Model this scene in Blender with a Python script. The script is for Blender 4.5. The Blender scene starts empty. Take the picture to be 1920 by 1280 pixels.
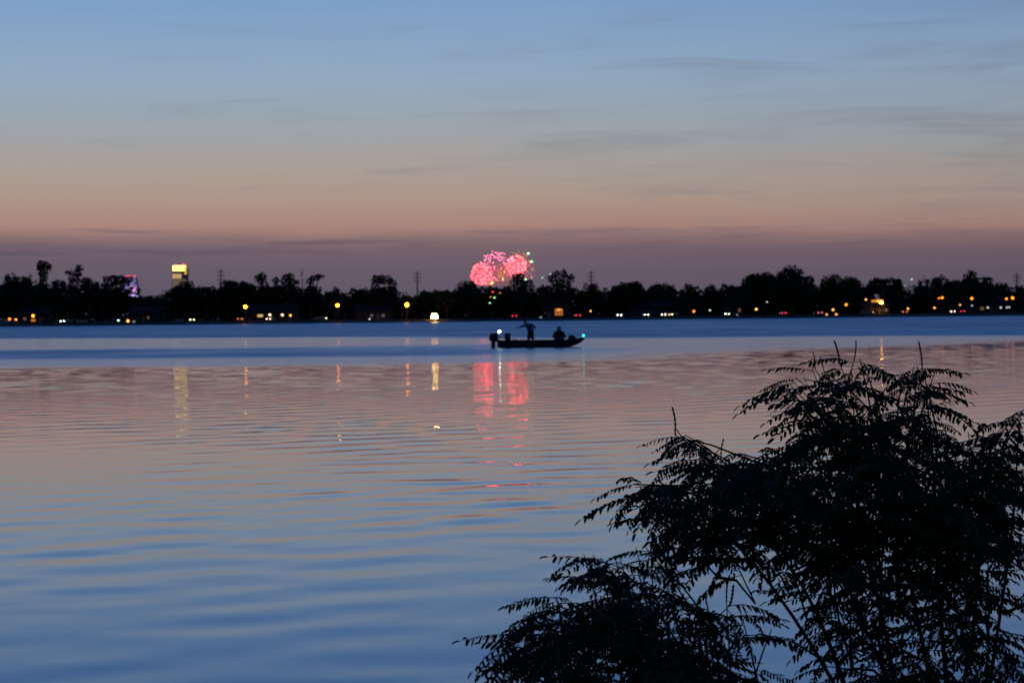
import bpy, bmesh, math, random
import numpy as np
from mathutils import Vector, Matrix

PI = math.pi
sc = bpy.context.scene
COL = sc.collection

# ------------------------------------------------------------------ camera
F = 3733.0                      # focal length in photo pixels (70 mm, 1920 px wide)
H = 2.2                         # eye height above the lake
pitch = math.atan(50.0 / F)
roll = math.radians(0.62)
fw = Vector((0, math.cos(pitch), -math.sin(pitch)))
r0 = Vector((1, 0, 0)); u0 = Vector((0, math.sin(pitch), math.cos(pitch)))
cr = r0 * math.cos(roll) - u0 * math.sin(roll)
cu = u0 * math.cos(roll) + r0 * math.sin(roll)
cd = bpy.data.cameras.new('camera'); cam = bpy.data.objects.new('camera', cd); COL.objects.link(cam)
cd.lens = 70; cd.sensor_width = 36; cd.clip_start = 0.1; cd.clip_end = 30000
m = Matrix.Identity(4)
for i in range(3):
    m[i][0], m[i][1], m[i][2] = cr[i], cu[i], -fw[i]
m[2][3] = H
cam.matrix_world = m
cd.dof.use_dof = True; cd.dof.focus_distance = 7.6; cd.dof.aperture_fstop = 8.5
sc.camera = cam

def at(px, py, Y):
    """world point seen at photo pixel (px, py) at distance Y along the lake"""
    d = fw * F + cr * (px - 960) + cu * (640 - py)
    return Vector((0, 0, H)) + d * (Y / d.y)

# ------------------------------------------------------------------ world: dusk sky
def srgb(r, g, b):
    def l(c):
        c /= 255.0
        return c / 12.92 if c <= 0.04045 else ((c + 0.055) / 1.055) ** 2.4
    return (l(r), l(g), l(b), 1)

class NT:
    def __init__(s, tree): s.t = tree; s.n = tree.nodes; s.l = tree.links
    def add(s, typ, **kw):
        n = s.n.new(typ)
        for k, v in kw.items(): setattr(n, k, v)
        return n
    def put(s, sock, v):
        if isinstance(v, bpy.types.NodeSocket): s.l.new(v, sock)
        else: sock.default_value = v
    def math(s, op, a, b=0.0, c=0.0, clamp=False):
        n = s.add('ShaderNodeMath', operation=op, use_clamp=clamp)
        s.put(n.inputs[0], a); s.put(n.inputs[1], b); s.put(n.inputs[2], c)
        return n.outputs[0]
    def vec(s, x, y, z):
        n = s.add('ShaderNodeCombineXYZ')
        for i, v in enumerate((x, y, z)): s.put(n.inputs[i], v)
        return n.outputs[0]
    def noise(s, v, scale=1.0, detail=2.0, rough=0.5, dist=0.0):
        n = s.add('ShaderNodeTexNoise'); s.put(n.inputs['Vector'], v)
        n.inputs['Scale'].default_value = scale; n.inputs['Detail'].default_value = detail
        n.inputs['Roughness'].default_value = rough; n.inputs['Distortion'].default_value = dist
        return n.outputs['Fac']
    def sstep(s, x, a, b, o0=0.0, o1=1.0):
        n = s.add('ShaderNodeMapRange', interpolation_type='SMOOTHSTEP')
        s.put(n.inputs[0], x); n.inputs[1].default_value = a; n.inputs[2].default_value = b
        n.inputs[3].default_value = o0; n.inputs[4].default_value = o1
        return n.outputs[0]
    def ramp(s, fac, stops):
        n = s.add('ShaderNodeValToRGB'); r = n.color_ramp
        while len(r.elements) < len(stops): r.elements.new(0.5)
        for e, (p, c) in zip(r.elements, stops): e.position = p; e.color = c
        s.put(n.inputs[0], fac)
        return n.outputs[0]
    def mix(s, fac, a, b, typ='MIX'):
        n = s.add('ShaderNodeMix', data_type='RGBA', blend_type=typ)
        s.put(n.inputs[0], fac); s.put(n.inputs[6], a); s.put(n.inputs[7], b)
        return n.outputs[2]

SUN_EL, SUN_ROT = math.radians(-4.5), math.radians(-12)
w = bpy.data.worlds.new('World'); sc.world = w; w.use_nodes = True
n = NT(w.node_tree); n.n.clear()
tc = n.add('ShaderNodeTexCoord').outputs['Generated']
sp = n.add('ShaderNodeSeparateXYZ'); n.l.new(tc, sp.inputs[0])
X, Y_, Z = sp.outputs
az = n.math('ARCTAN2', X, Y_)
zc = n.math('MAXIMUM', Z, 0.0)
streak = n.noise(n.vec(n.math('MULTIPLY', az, 9.0), n.math('MULTIPLY', Z, 95.0), 0.0), 1.0, 5.0, 0.55, 0.6)
veil = n.noise(n.vec(n.math('MULTIPLY', az, 3.0), n.math('MULTIPLY', Z, 26.0), 3.7), 1.0, 4.0, 0.5, 0.4)
# the haze bank and the thin cloud layers make the bands uneven
zw = n.math('ADD', zc, n.math('MULTIPLY', n.math('SUBTRACT', streak, 0.5), 0.006))
zw = n.math('ADD', zw, n.math('MULTIPLY', n.math('SUBTRACT', veil, 0.5), 0.012))
zw = n.math('ADD', zw, n.math('MULTIPLY', n.math('MULTIPLY', az, 0.012), n.sstep(Z, 0.12, 0.05)))
zw = n.math('MAXIMUM', zw, 0.0)
fac = n.math('SQRT', zw)
sky = n.ramp(fac, [
    (0.000, srgb(86, 82, 99)), (0.095, srgb(93, 87, 104)), (0.150, srgb(101, 90, 105)),
    (0.182, srgb(113, 95, 106)), (0.196, srgb(136, 110, 112)), (0.210, srgb(167, 131, 123)),
    (0.240, srgb(172, 148, 137)), (0.268, srgb(168, 157, 149)), (0.305, srgb(155, 164, 173)),
    (0.345, srgb(145, 168, 192)), (0.400, srgb(122, 158, 200)), (0.480, srgb(78, 133, 198)),
    (0.620, srgb(60, 132, 216)), (0.800, srgb(34, 96, 184)), (1.0, srgb(20, 62, 130))])
# grey cloud streaks
band = n.math('MULTIPLY', n.sstep(Z, 0.03, 0.06), n.sstep(Z, 0.20, 0.10))
cl = n.math('MULTIPLY', n.sstep(n.math('ADD', streak, n.math('MULTIPLY', az, 0.35)), 0.48, 0.85), band)
sky = n.mix(n.math('MULTIPLY', cl, 0.42), sky, srgb(112, 110, 122))
sky = n.mix(n.sstep(az, -0.08, 0.36, 0.0, 0.42), sky, n.mix(1.0, sky, (0.62, 0.64, 0.70, 1), 'MULTIPLY'))
low = n.math('MULTIPLY', n.sstep(Z, 0.026, 0.034), n.sstep(Z, 0.047, 0.040))
streak2 = n.noise(n.vec(n.math('MULTIPLY', az, 13.0), n.math('MULTIPLY', Z, 230.0), 8.0), 1.0, 3.0, 0.5, 0.3)
cl2 = n.math('MULTIPLY', n.sstep(streak2, 0.52, 0.68), low)
sky = n.mix(n.math('MULTIPLY', cl2, n.sstep(az, 0.05, -0.25, 0.30, 0.75)), sky, srgb(88, 80, 98))
# afterglow side of the sky against the darker side behind the camera
fwd = n.sstep(Y_, -0.6, 0.75)
sky = n.mix(fwd, n.mix(0.85, sky, srgb(20, 30, 52)), sky)
nish = n.add('ShaderNodeTexSky', sky_type='NISHITA', sun_disc=False)
nish.sun_elevation = SUN_EL; nish.sun_rotation = SUN_ROT; nish.air_density = 1.0; nish.dust_density = 1.0
bg = n.add('ShaderNodeBackground'); n.l.new(sky, bg.inputs[0]); bg.inputs[1].default_value = 1.0
bg2 = n.add('ShaderNodeBackground'); n.l.new(nish.outputs[0], bg2.inputs[0]); bg2.inputs[1].default_value = 0.05
ad = n.add('ShaderNodeAddShader'); n.l.new(bg.outputs[0], ad.inputs[0]); n.l.new(bg2.outputs[0], ad.inputs[1])
n.l.new(ad.outputs[0], n.add('ShaderNodeOutputWorld').inputs[0])

sc.view_settings.view_transform = 'Standard'; sc.view_settings.look = 'None'
sc.view_settings.exposure = 0.0; sc.view_settings.gamma = 1.0; sc.view_settings.use_curve_mapping = False
cy = sc.cycles
cy.use_denoising = True; cy.max_bounces = 5; cy.diffuse_bounces = 2; cy.glossy_bounces = 3
cy.transmission_bounces = 2; cy.volume_bounces = 0; cy.caustics_reflective = False; cy.caustics_refractive = False
cy.use_light_tree = True; cy.sample_clamp_indirect = 4.0
try: cy.denoising_prefilter = 'ACCURATE'
except Exception: pass

# ------------------------------------------------------------------ materials
MAT = {}
def mat(name, col, rough=0.7, var=0.25, scale=3.0, metal=0.0, bump=0.0, spec=0.5):
    if name in MAT: return MAT[name]
    M = bpy.data.materials.new(name); M.use_nodes = True; k = NT(M.node_tree)
    b = k.n['Principled BSDF']
    p = k.add('ShaderNodeTexCoord').outputs['Object']
    f = k.noise(p, scale, 4.0, 0.6)
    c0 = tuple(c * (1 - var) for c in col[:3]) + (1,); c1 = tuple(min(1, c * (1 + var)) for c in col[:3]) + (1,)
    k.l.new(k.ramp(f, [(0.3, c0), (0.7, c1)]), b.inputs['Base Color'])
    b.inputs['Roughness'].default_value = rough; b.inputs['Metallic'].default_value = metal
    b.inputs['Specular IOR Level'].default_value = 0.12 if rough >= 0.75 else spec
    if bump:
        bn = k.add('ShaderNodeBump'); bn.inputs['Strength'].default_value = bump
        k.l.new(f, bn.inputs['Height']); k.l.new(bn.outputs[0], b.inputs['Normal'])
    MAT[name] = M
    return M

def glow(name, col, strength):
    if name in MAT: return MAT[name]
    M = bpy.data.materials.new(name); M.use_nodes = True; k = NT(M.node_tree)
    b = k.n['Principled BSDF']; b.inputs['Base Color'].default_value = (0.2, 0.2, 0.2, 1)
    b.inputs['Emission Color'].default_value = tuple(col[:3]) + (1,)
    b.inputs['Emission Strength'].default_value = strength
    MAT[name] = M
    return M

LEAF = mat('dark_green_leaf', (0.035, 0.055, 0.022), 0.75, 0.35, 9.0)
LEAF2 = mat('far_foliage', (0.03, 0.045, 0.022), 0.8, 0.4, 0.35)
BARK = mat('bark', (0.07, 0.055, 0.04), 0.9, 0.35, 6.0, bump=0.4)
STEM = mat('shrub_stem', (0.06, 0.045, 0.035), 0.85, 0.3, 20.0)
SEED = mat('seed_pod', (0.07, 0.03, 0.025), 0.8, 0.3, 40.0)

def water_material(shaded=True):
    M = bpy.data.materials.new('lake_water' if shaded else 'rippled_water'); M.use_nodes = True; k = NT(M.node_tree)
    b = k.n['Principled BSDF']
    P = k.add('ShaderNodeNewGeometry').outputs['Position']
    s = k.add('ShaderNodeSeparateXYZ'); k.l.new(P, s.inputs[0]); X, Y, _ = s.outputs
    def grad(rot, sx, sy, amp, detail, z, rough=0.5, dist=0.0):
        """slope of a noise height field, stretched along its crests; amp = amplitude in metres"""
        c, t = math.cos(rot), math.sin(rot); e = 0.06
        U = k.math('MULTIPLY', k.math('ADD', k.math('MULTIPLY', X, c), k.math('MULTIPLY', Y, t)), sx)
        V = k.math('MULTIPLY', k.math('SUBTRACT', k.math('MULTIPLY', Y, c), k.math('MULTIPLY', X, t)), sy)
        h0 = k.noise(k.vec(U, V, z), 1.0, detail, rough, dist)
        hu = k.noise(k.vec(k.math('ADD', U, e), V, z), 1.0, detail, rough, dist)
        hv = k.noise(k.vec(U, k.math('ADD', V, e), z), 1.0, detail, rough, dist)
        gu = k.math('MULTIPLY', k.math('SUBTRACT', hu, h0), amp * sx / e)
        gv = k.math('MULTIPLY', k.math('SUBTRACT', hv, h0), amp * sy / e)
        gx = k.math('SUBTRACT', k.math('MULTIPLY', gu, c), k.math('MULTIPLY', gv, t))
        gy = k.math('ADD', k.math('MULTIPLY', gu, t), k.math('MULTIPLY', gv, c))
        return gx, gy
    # wind patches: ruffled far water, a ruffled stripe off the near side, calm water in between
    n1 = k.math('SUBTRACT', k.noise(k.vec(k.math('MULTIPLY', X, 0.012), k.math('MULTIPLY', Y, 0.035), 1.0), 1.0, 4.0, 0.6), 0.5)
    n2 = k.math('SUBTRACT', k.noise(k.vec(k.math('MULTIPLY', X, 0.03), k.math('MULTIPLY', Y, 0.11), 5.0), 1.0, 4.0, 0.6), 0.5)
    Yw = k.math('ADD', Y, k.math('MULTIPLY', n1, 60.0))
    Yn = k.math('ADD', Y, k.math('MULTIPLY', n2, 34.0))
    far = k.sstep(k.math('ADD', Yw, k.math('MULTIPLY', X, 0.75)), 182.0, 208.0)
    strp = k.math('MULTIPLY', k.sstep(Yn, 92.0, 124.0), k.sstep(Yn, 152.0, 140.0))
    strp = k.math('MULTIPLY', strp, k.sstep(k.math('ADD', X, k.math('MULTIPLY', n1, 20.0)), 9.0, -6.0))
    mid = k.sstep(k.math('SUBTRACT', k.math('ADD', Y, k.math('MULTIPLY', n2, 38.0)), k.math('MULTIPLY', k.math('MAXIMUM', X, -2.0), 1.35)), 79.0, 98.0)
    rufA = k.math('MAXIMUM', far, k.math('MULTIPLY', strp, 0.8))
    patch = k.sstep(k.noise(k.vec(k.math('MULTIPLY', X, 0.02), k.math('MULTIPLY', Y, 0.05), 9.0), 1.0, 3.0, 0.5), 0.3, 0.7, 0.62, 1.2)
    fine = k.sstep(k.noise(k.vec(k.math('MULTIPLY', X, 0.16), k.math('MULTIPLY', Y, 0.22), 2.0), 1.0, 4.0, 0.65), 0.3, 0.7, 0.72, 1.22)
    patch = k.math('MULTIPLY', patch, fine)
    ruf = k.math('ADD', k.math('MULTIPLY', k.math('MULTIPLY', rufA, patch), RUF), k.math('MULTIPLY', mid, MIDR))
    calm = k.sstep(Y, 22.0, 75.0, 1.0, 0.85)
    if not shaded: SW, RI = 0.0, 0.0
    else: SW, RI = SWELL, RIPPLE
    g1 = grad(math.radians(24), 0.60, 1.0, SW, 1.5, 0.0, 0.4, 0.3)
    g2 = grad(math.radians(-4), 1.1, 2.9, RI, 2.0, 4.0)
    g3 = grad(math.radians(4), 3.2, 4.2, 1.0, 2.0, 7.0)
    near = k.sstep(Y, 17.0, 36.0, 0.25, 1.0)
    gx = k.math('MULTIPLY', k.math('MULTIPLY_ADD', g2[0], near, g1[0]), calm); gy = k.math('MULTIPLY', k.math('MULTIPLY_ADD', g2[1], near, g1[1]), calm)
    gx = k.math('ADD', gx, k.math('MULTIPLY', g3[0], ruf)); gy = k.math('ADD', gy, k.math('MULTIPLY', g3[1], ruf))
    nv = k.vec(k.math('MULTIPLY', gx, -1.0), k.math('MULTIPLY', gy, -1.0), 1.0)
    if not shaded:      # fine relief on top of the modelled ripples
        gn = k.add('ShaderNodeNewGeometry').outputs['Normal']
        av = k.add('ShaderNodeVectorMath', operation='ADD'); k.l.new(gn, av.inputs[0])
        k.l.new(k.vec(k.math('MULTIPLY', gx, -1.0), k.math('MULTIPLY', gy, -1.0), 0.0), av.inputs[1]); nv = av.outputs[0]
    nn = k.add('ShaderNodeVectorMath', operation='NORMALIZE'); k.l.new(nv, nn.inputs[0])
    k.l.new(nn.outputs[0], b.inputs['Normal'])
    b.inputs['Base Color'].default_value = (0.012, 0.095, 0.225, 1)
    k.l.new(k.math('ADD', k.math('MULTIPLY', k.math('MULTIPLY', rufA, patch), ROUGHFAR), k.math('ADD', k.math('MULTIPLY', mid, ROUGHMID), 0.025)), b.inputs['Roughness'])
    b.inputs['IOR'].default_value = 1.75
    return M
RUF, MIDR, SWELL, RIPPLE = 0.012, 0.004, 0.029, 0.0044
ROUGHFAR, ROUGHMID = 0.30, 0.15

# ------------------------------------------------------------------ mesh helpers
def obj(name, verts, faces, material, parent=None, smooth=False, loc=None):
    me = bpy.data.meshes.new(name); me.from_pydata([tuple(v) for v in verts], [], faces); me.update()
    if smooth: me.polygons.foreach_set('use_smooth', [True] * len(me.polygons))
    if material: me.materials.append(material)
    o = bpy.data.objects.new(name, me); COL.objects.link(o)
    if parent: o.parent = parent
    if loc: o.location = loc
    return o

def empty(name, loc=(0, 0, 0), rz=0.0):
    o = bpy.data.objects.new(name, None); COL.objects.link(o); o.location = loc; o.rotation_euler.z = rz
    o.empty_display_size = 0.2
    return o

def tag(o, label=None, cat=None, group=None, kind=None):
    if label: o['label'] = label
    if cat: o['category'] = cat
    if group: o['group'] = group
    if kind: o['kind'] = kind
    return o

def copy_tree(o, parent=None):
    c = o.copy(); COL.objects.link(c); c.parent = parent
    for ch in list(o.children): copy_tree(ch, c)
    return c

class MB:
    def __init__(s): s.v = []; s.f = []
    def box(s, x0, x1, y0, y1, z0, z1, M=None):
        b = len(s.v)
        for x, y, z in ((x0,y0,z0),(x1,y0,z0),(x1,y1,z0),(x0,y1,z0),(x0,y0,z1),(x1,y0,z1),(x1,y1,z1),(x0,y1,z1)):
            p = Vector((x, y, z)); s.v.append(M @ p if M else p)
        for q in ((0,3,2,1),(4,5,6,7),(0,1,5,4),(1,2,6,5),(2,3,7,6),(3,0,4,7)): s.f.append([b + i for i in q])
        return s
    def loft(s, rings, cap=True):
        """rings: lists of points, each closed"""
        b = len(s.v); k = len(rings[0])
        for r in rings: s.v += [Vector(p) for p in r]
        for i in range(len(rings) - 1):
            for j in range(k):
                j2 = (j + 1) % k
                s.f.append([b + i*k + j, b + i*k + j2, b + (i+1)*k + j2, b + (i+1)*k + j])
        if cap:
            s.f.append([b + j for j in range(k)][::-1]); s.f.append([b + (len(rings)-1)*k + j for j in range(k)])
        return s
    def tube(s, pts, rad, seg=6):
        pts = [Vector(p) for p in pts]
        if not hasattr(rad, '__len__'): rad = [rad] * len(pts)
        rings = []; ref = None
        for i, p in enumerate(pts):
            t = (pts[min(i+1, len(pts)-1)] - pts[max(i-1, 0)]).normalized()
            if ref is None:
                ref = Vector((0, 0, 1)) if abs(t.z) < 0.9 else Vector((1, 0, 0))
            a = t.cross(ref).normalized(); c = a.cross(t).normalized(); ref = c
            rings.append([p + (a * math.cos(2*PI*j/seg) + c * math.sin(2*PI*j/seg)) * rad[i] for j in range(seg)])
        return s.loft(rings)
    def ball(s, c, r, nu=8, nv=6, M=None):
        c = Vector(c); r = Vector(r) if hasattr(r, '__len__') else Vector((r, r, r))
        b = len(s.v); s.v.append(c + Vector((0, 0, -r.z)))
        for i in range(1, nv):
            a = -PI/2 + PI*i/nv
            for j in range(nu):
                t = 2*PI*j/nu
                s.v.append(c + Vector((r.x*math.cos(a)*math.cos(t), r.y*math.cos(a)*math.sin(t), r.z*math.sin(a))))
        s.v.append(c + Vector((0, 0, r.z))); e = len(s.v) - 1
        for j in range(nu):
            j2 = (j+1) % nu
            s.f.append([b, b+1+j2, b+1+j]); s.f.append([e, e-nu+j, e-nu+j2])
            for i in range(nv - 2):
                s.f.append([b+1+i*nu+j, b+1+i*nu+j2, b+1+(i+1)*nu+j2, b+1+(i+1)*nu+j])
        return s
    def build(s, name, material, parent=None, smooth=False, loc=None):
        return obj(name, s.v, s.f, material, parent, smooth, loc)

def bulk(name, V, Fc, material, parent=None):
    """mesh from numpy arrays; Fc is (n, k) faces of equal size"""
    me = bpy.data.meshes.new(name); k = Fc.shape[1]
    me.vertices.add(len(V)); me.vertices.foreach_set('co', V.astype(np.float32).ravel())
    me.loops.add(Fc.size); me.loops.foreach_set('vertex_index', Fc.astype(np.int32).ravel())
    me.polygons.add(len(Fc)); me.polygons.foreach_set('loop_start', np.arange(0, Fc.size, k, dtype=np.int32))
    me.update(calc_edges=True); me.materials.append(material)
    o = bpy.data.objects.new(name, me); COL.objects.link(o)
    if parent: o.parent = parent
    return o

# ------------------------------------------------------------------ the setting
SHORE = 690.0
wm = water_material()
lake = obj('lake', [(-2500, -40, 0), (2500, -40, 0), (2500, SHORE + 20, 0), (-2500, SHORE + 20, 0)], [(0, 1, 2, 3)], wm)
tag(lake, 'broad calm lake with ruffled blue patches at dusk', 'lake', kind='structure')

# modelled ripples on the calm water between the bank and the wind line
def ripples():
    Ys = [8.2]
    while Ys[-1] < 150: Ys.append(Ys[-1] + 0.032 + 0.0017 * Ys[-1] * (1 if Ys[-1] < 110 else 1.5))
    Ys = np.array(Ys); A = np.tan(np.linspace(-0.40, 0.40, 440))
    YY = np.repeat(Ys[:, None], len(A), 1); XX = YY * A[None, :]
    g = np.random.default_rng(12); Z = np.zeros_like(XX)
    far_w = np.clip((YY - 16) / 26, 0, 1)
    # slow patches where the ripples die down or build up
    env = 1 + .38*np.sin(XX*.33 + YY*.21 + 1) + .30*np.sin(XX*.17 - YY*.29 + 2.2) + .25*np.sin(XX*.61 + YY*.093)
    env = np.clip(env, .25, None)
    calm = np.clip((YY - 20) / 30, 0, 1)
    back = np.clip((YY - 48) / 18, 0, 1)
    env = (1 - calm) * (0.80 * env) + calm * ((0.44 + 0.36 * back) + 0.07 * (env - 1))
    for i in range(56):
        lam = 0.46 * (1.6 / 0.46) ** (i / 55.0)
        th = math.radians(16) + g.normal() * math.radians(27 if lam > .8 else 30)
        kx, ky = -math.sin(th) * 2*PI/lam, math.cos(th) * 2*PI/lam
        sl = SLOPE * (0.75 if lam < .8 else 1.0) * (1.0 if lam < 1.6 else 0.7)
        wgt = (0.30 + 0.70 * far_w) if lam < .75 else (0.75 + .25 * far_w)
        Z += wgt * sl * lam / (2*PI) * np.sin(XX*kx + YY*ky + g.uniform(0, 2*PI))
    Z *= env
    edge = np.clip((150 - YY) / 30, 0, 1) * np.clip((YY - 8.2) / .5, 0, 1) * np.clip((0.40 - np.abs(np.arctan(A)))[None, :] / .02, 0, 1)
    Z = Z * edge + 0.055 * edge - 0.02
    V = np.stack([XX, YY, Z], 2).reshape(-1, 3); nr, nc = XX.shape
    idx = np.arange(nr*nc).reshape(nr, nc)
    Fc = np.stack([idx[:-1, :-1], idx[:-1, 1:], idx[1:, 1:], idx[1:, :-1]], 2).reshape(-1, 4)
    o = bulk('lake_ripples', V, Fc, water_material(False)); o.data.polygons.foreach_set('use_smooth', [True] * len(Fc))
    tag(o, 'gently rippled calm water nearer the bank', 'lake', kind='structure')
SLOPE = 0.0044
ripples()

def sheet(name, rows, material, label):
    V = [p for r in rows for p in r]; k = len(rows[0]); Fc = []
    for i in range(len(rows) - 1):
        for j in range(k - 1): Fc.append([i*k+j, i*k+j+1, (i+1)*k+j+1, (i+1)*k+j])
    return tag(obj(name, V, Fc, material, smooth=True), label, name.replace('_', ' '), kind='structure')

GRASS = mat('grassy_ground', (0.025, 0.032, 0.016), 0.95, 0.3, 0.5)
rnd = random.Random(3)
xs = [-2500 + i * 20 for i in range(251)]
wob = [rnd.uniform(-1.2, 1.2) for _ in xs]
rows = []
for dy, z in ((-4, -0.5), (0.5, 0.05), (3, 0.55), (9, 0.85), (40, 1.0), (200, 1.3), (1500, 2.0), (9000, 2.0)):
    rows.append([(x * (1 if dy < 1000 else 2.5), SHORE + dy + w_ * (1 if dy < 20 else 0), z + (rnd.uniform(-.06, .06) if 0 < dy < 50 else 0)) for x, w_ in zip(xs, wob)])
sheet('far_shore_ground', rows, GRASS, 'dark low grassy bank along the far shore')
ROAD = mat('asphalt', (0.05, 0.05, 0.05), 0.9, 0.2, 2.0)
obj_road = obj('shore_road', [(-600, SHORE+14, 0.95), (600, SHORE+14, 0.95), (600, SHORE+21, 0.98), (-600, SHORE+21, 0.98)], [(0,1,2,3)], ROAD)
tag(obj_road, 'dark asphalt road running along the far shore', 'road', kind='structure')
rows = []
for y, z in ((-60, 1.2), (-8, 0.75), (0, 0.6), (4, 0.42), (7, 0.2), (8.6, 0.0), (10, -0.4)):
    rows.append([(-60 + i * 2, y + rnd.uniform(-.35, .35), z + rnd.uniform(-.04, .04)) for i in range(61)])
sheet('near_bank', rows, GRASS, 'near lake bank under the leafy shrubs')

GZ = 0.95    # ground height on the far shore
def ground_at(px, Y):
    return Vector((at(px, 596, Y).x, Y, GZ))

# ------------------------------------------------------------------ far trees
def crown_mesh(blobs, leaf, density, seed):
    """leaf-sized faces spread through a set of ellipsoids; blobs: (centre, radii)"""
    g = np.random.default_rng(seed); VV = []; 
    for c, r in blobs:
        area = 4 * PI * ((r[0]*r[1])**1.6/3 + (r[0]*r[2])**1.6/3 + (r[1]*r[2])**1.6/3) ** (1/1.6)
        k = max(30, int(area * density / (leaf * leaf)))
        d = g.normal(size=(k, 3)); d /= np.linalg.norm(d, axis=1)[:, None]
        rad = 0.62 + 0.46 * g.random(k) ** 0.7
        # lumps, so that the outline is uneven
        lump = 1 + 0.16*np.sin(d[:, 0]*5+seed) + 0.14*np.sin(d[:, 2]*7+seed*2) + 0.10*np.sin(d[:, 1]*9 + d[:, 2]*6)
        p = np.array(c) + d * np.array(r) * (rad * lump)[:, None]
        a = g.normal(size=(k, 3)); a /= np.linalg.norm(a, axis=1)[:, None]
        b = np.cross(a, g.normal(size=(k, 3))); b /= np.linalg.norm(b, axis=1)[:, None]
        s = leaf * (0.55 + 0.9 * g.random(k))[:, None]
        VV.append(np.stack([p - a*s*.7, p + b*s*.42, p + a*s*.7, p - b*s*.42], 1))
    V = np.concatenate(VV).reshape(-1, 3)
    return V, np.arange(len(V)).reshape(-1, 4)

def far_tree(px, top, hw, label, low=None, Y=None, blobs=None, seed=0, dens=1.5, group='trees on the far shore', trunk_px=None):
    """px: centre, top: pixel row of the tree top, hw: half width in pixels, low: pixel row of the crown's underside"""
    r = random.Random(seed * 7 + 11)
    Y = Y or SHORE + 34 + r.uniform(-6, 26)
    s = Y / F
    base = ground_at(trunk_px or px, Y)
    root = empty('broadleaf_tree', base)
    tag(root, label, 'tree', group)
    ztop = at(px, top, Y).z; zlow = at(px, low or 578, Y).z
    if blobs:
        bl = []
        for bx, by, br, bh in blobs:
            c = at(bx, by, Y); bl.append(((c.x - base.x, r.uniform(-1, 1) * br * s * .4, c.z - base.z), (br*s, br*s, bh*s)))
    else:
        w_, cz, hh = hw * s * 1.1, (ztop + zlow) / 2 - base.z, (ztop - zlow) / 2
        dx = at(px, top, Y).x - base.x
        bl = [((dx, 0, cz), (w_*.72, w_*.72, hh*.80))]
        k = 9 + int(hw / 5)
        for i in range(k):
            a = r.uniform(0, 2*PI); e = r.uniform(-0.75, 1.0); q = math.sqrt(max(0, 1 - e*e*0.75))
            br = r.uniform(.22, .40) * min(w_, hh * 1.3)
            bl.append(((dx + math.cos(a)*(w_ - br)*q, math.sin(a)*(w_ - br)*q, cz + e*(hh - br*.9)), (br, br, br*r.uniform(.75, 1.0))))
    V, Fc = crown_mesh(bl, 0.62, dens, seed)
    bulk('crown', V, Fc, LEAF2, root)
    mb = MB(); topc = max(bl, key=lambda q: q[0][2]); th = topc[0][2]
    tr = 0.22 + 0.012 * (ztop - base.z)
    mb.tube([(0, 0, -0.2), (0.1, 0, th*.3), (topc[0][0]*.5, 0, th*.65), (topc[0][0], 0, th)], [tr*1.3, tr, tr*.7, tr*.25], 7)
    for c, rr in bl[:7]:
        z0 = c[2] * r.uniform(.35, .6)
        f_ = z0 / max(th, .1)
        mb.tube([(topc[0][0]*f_*.8, 0, z0), (c[0]*.55 + topc[0][0]*f_*.3, c[1]*.5, z0 + (c[2]-z0)*.55), c], [tr*.5, tr*.34, tr*.12], 5)
    mb.build('trunk', BARK, root)
    return root

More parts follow.
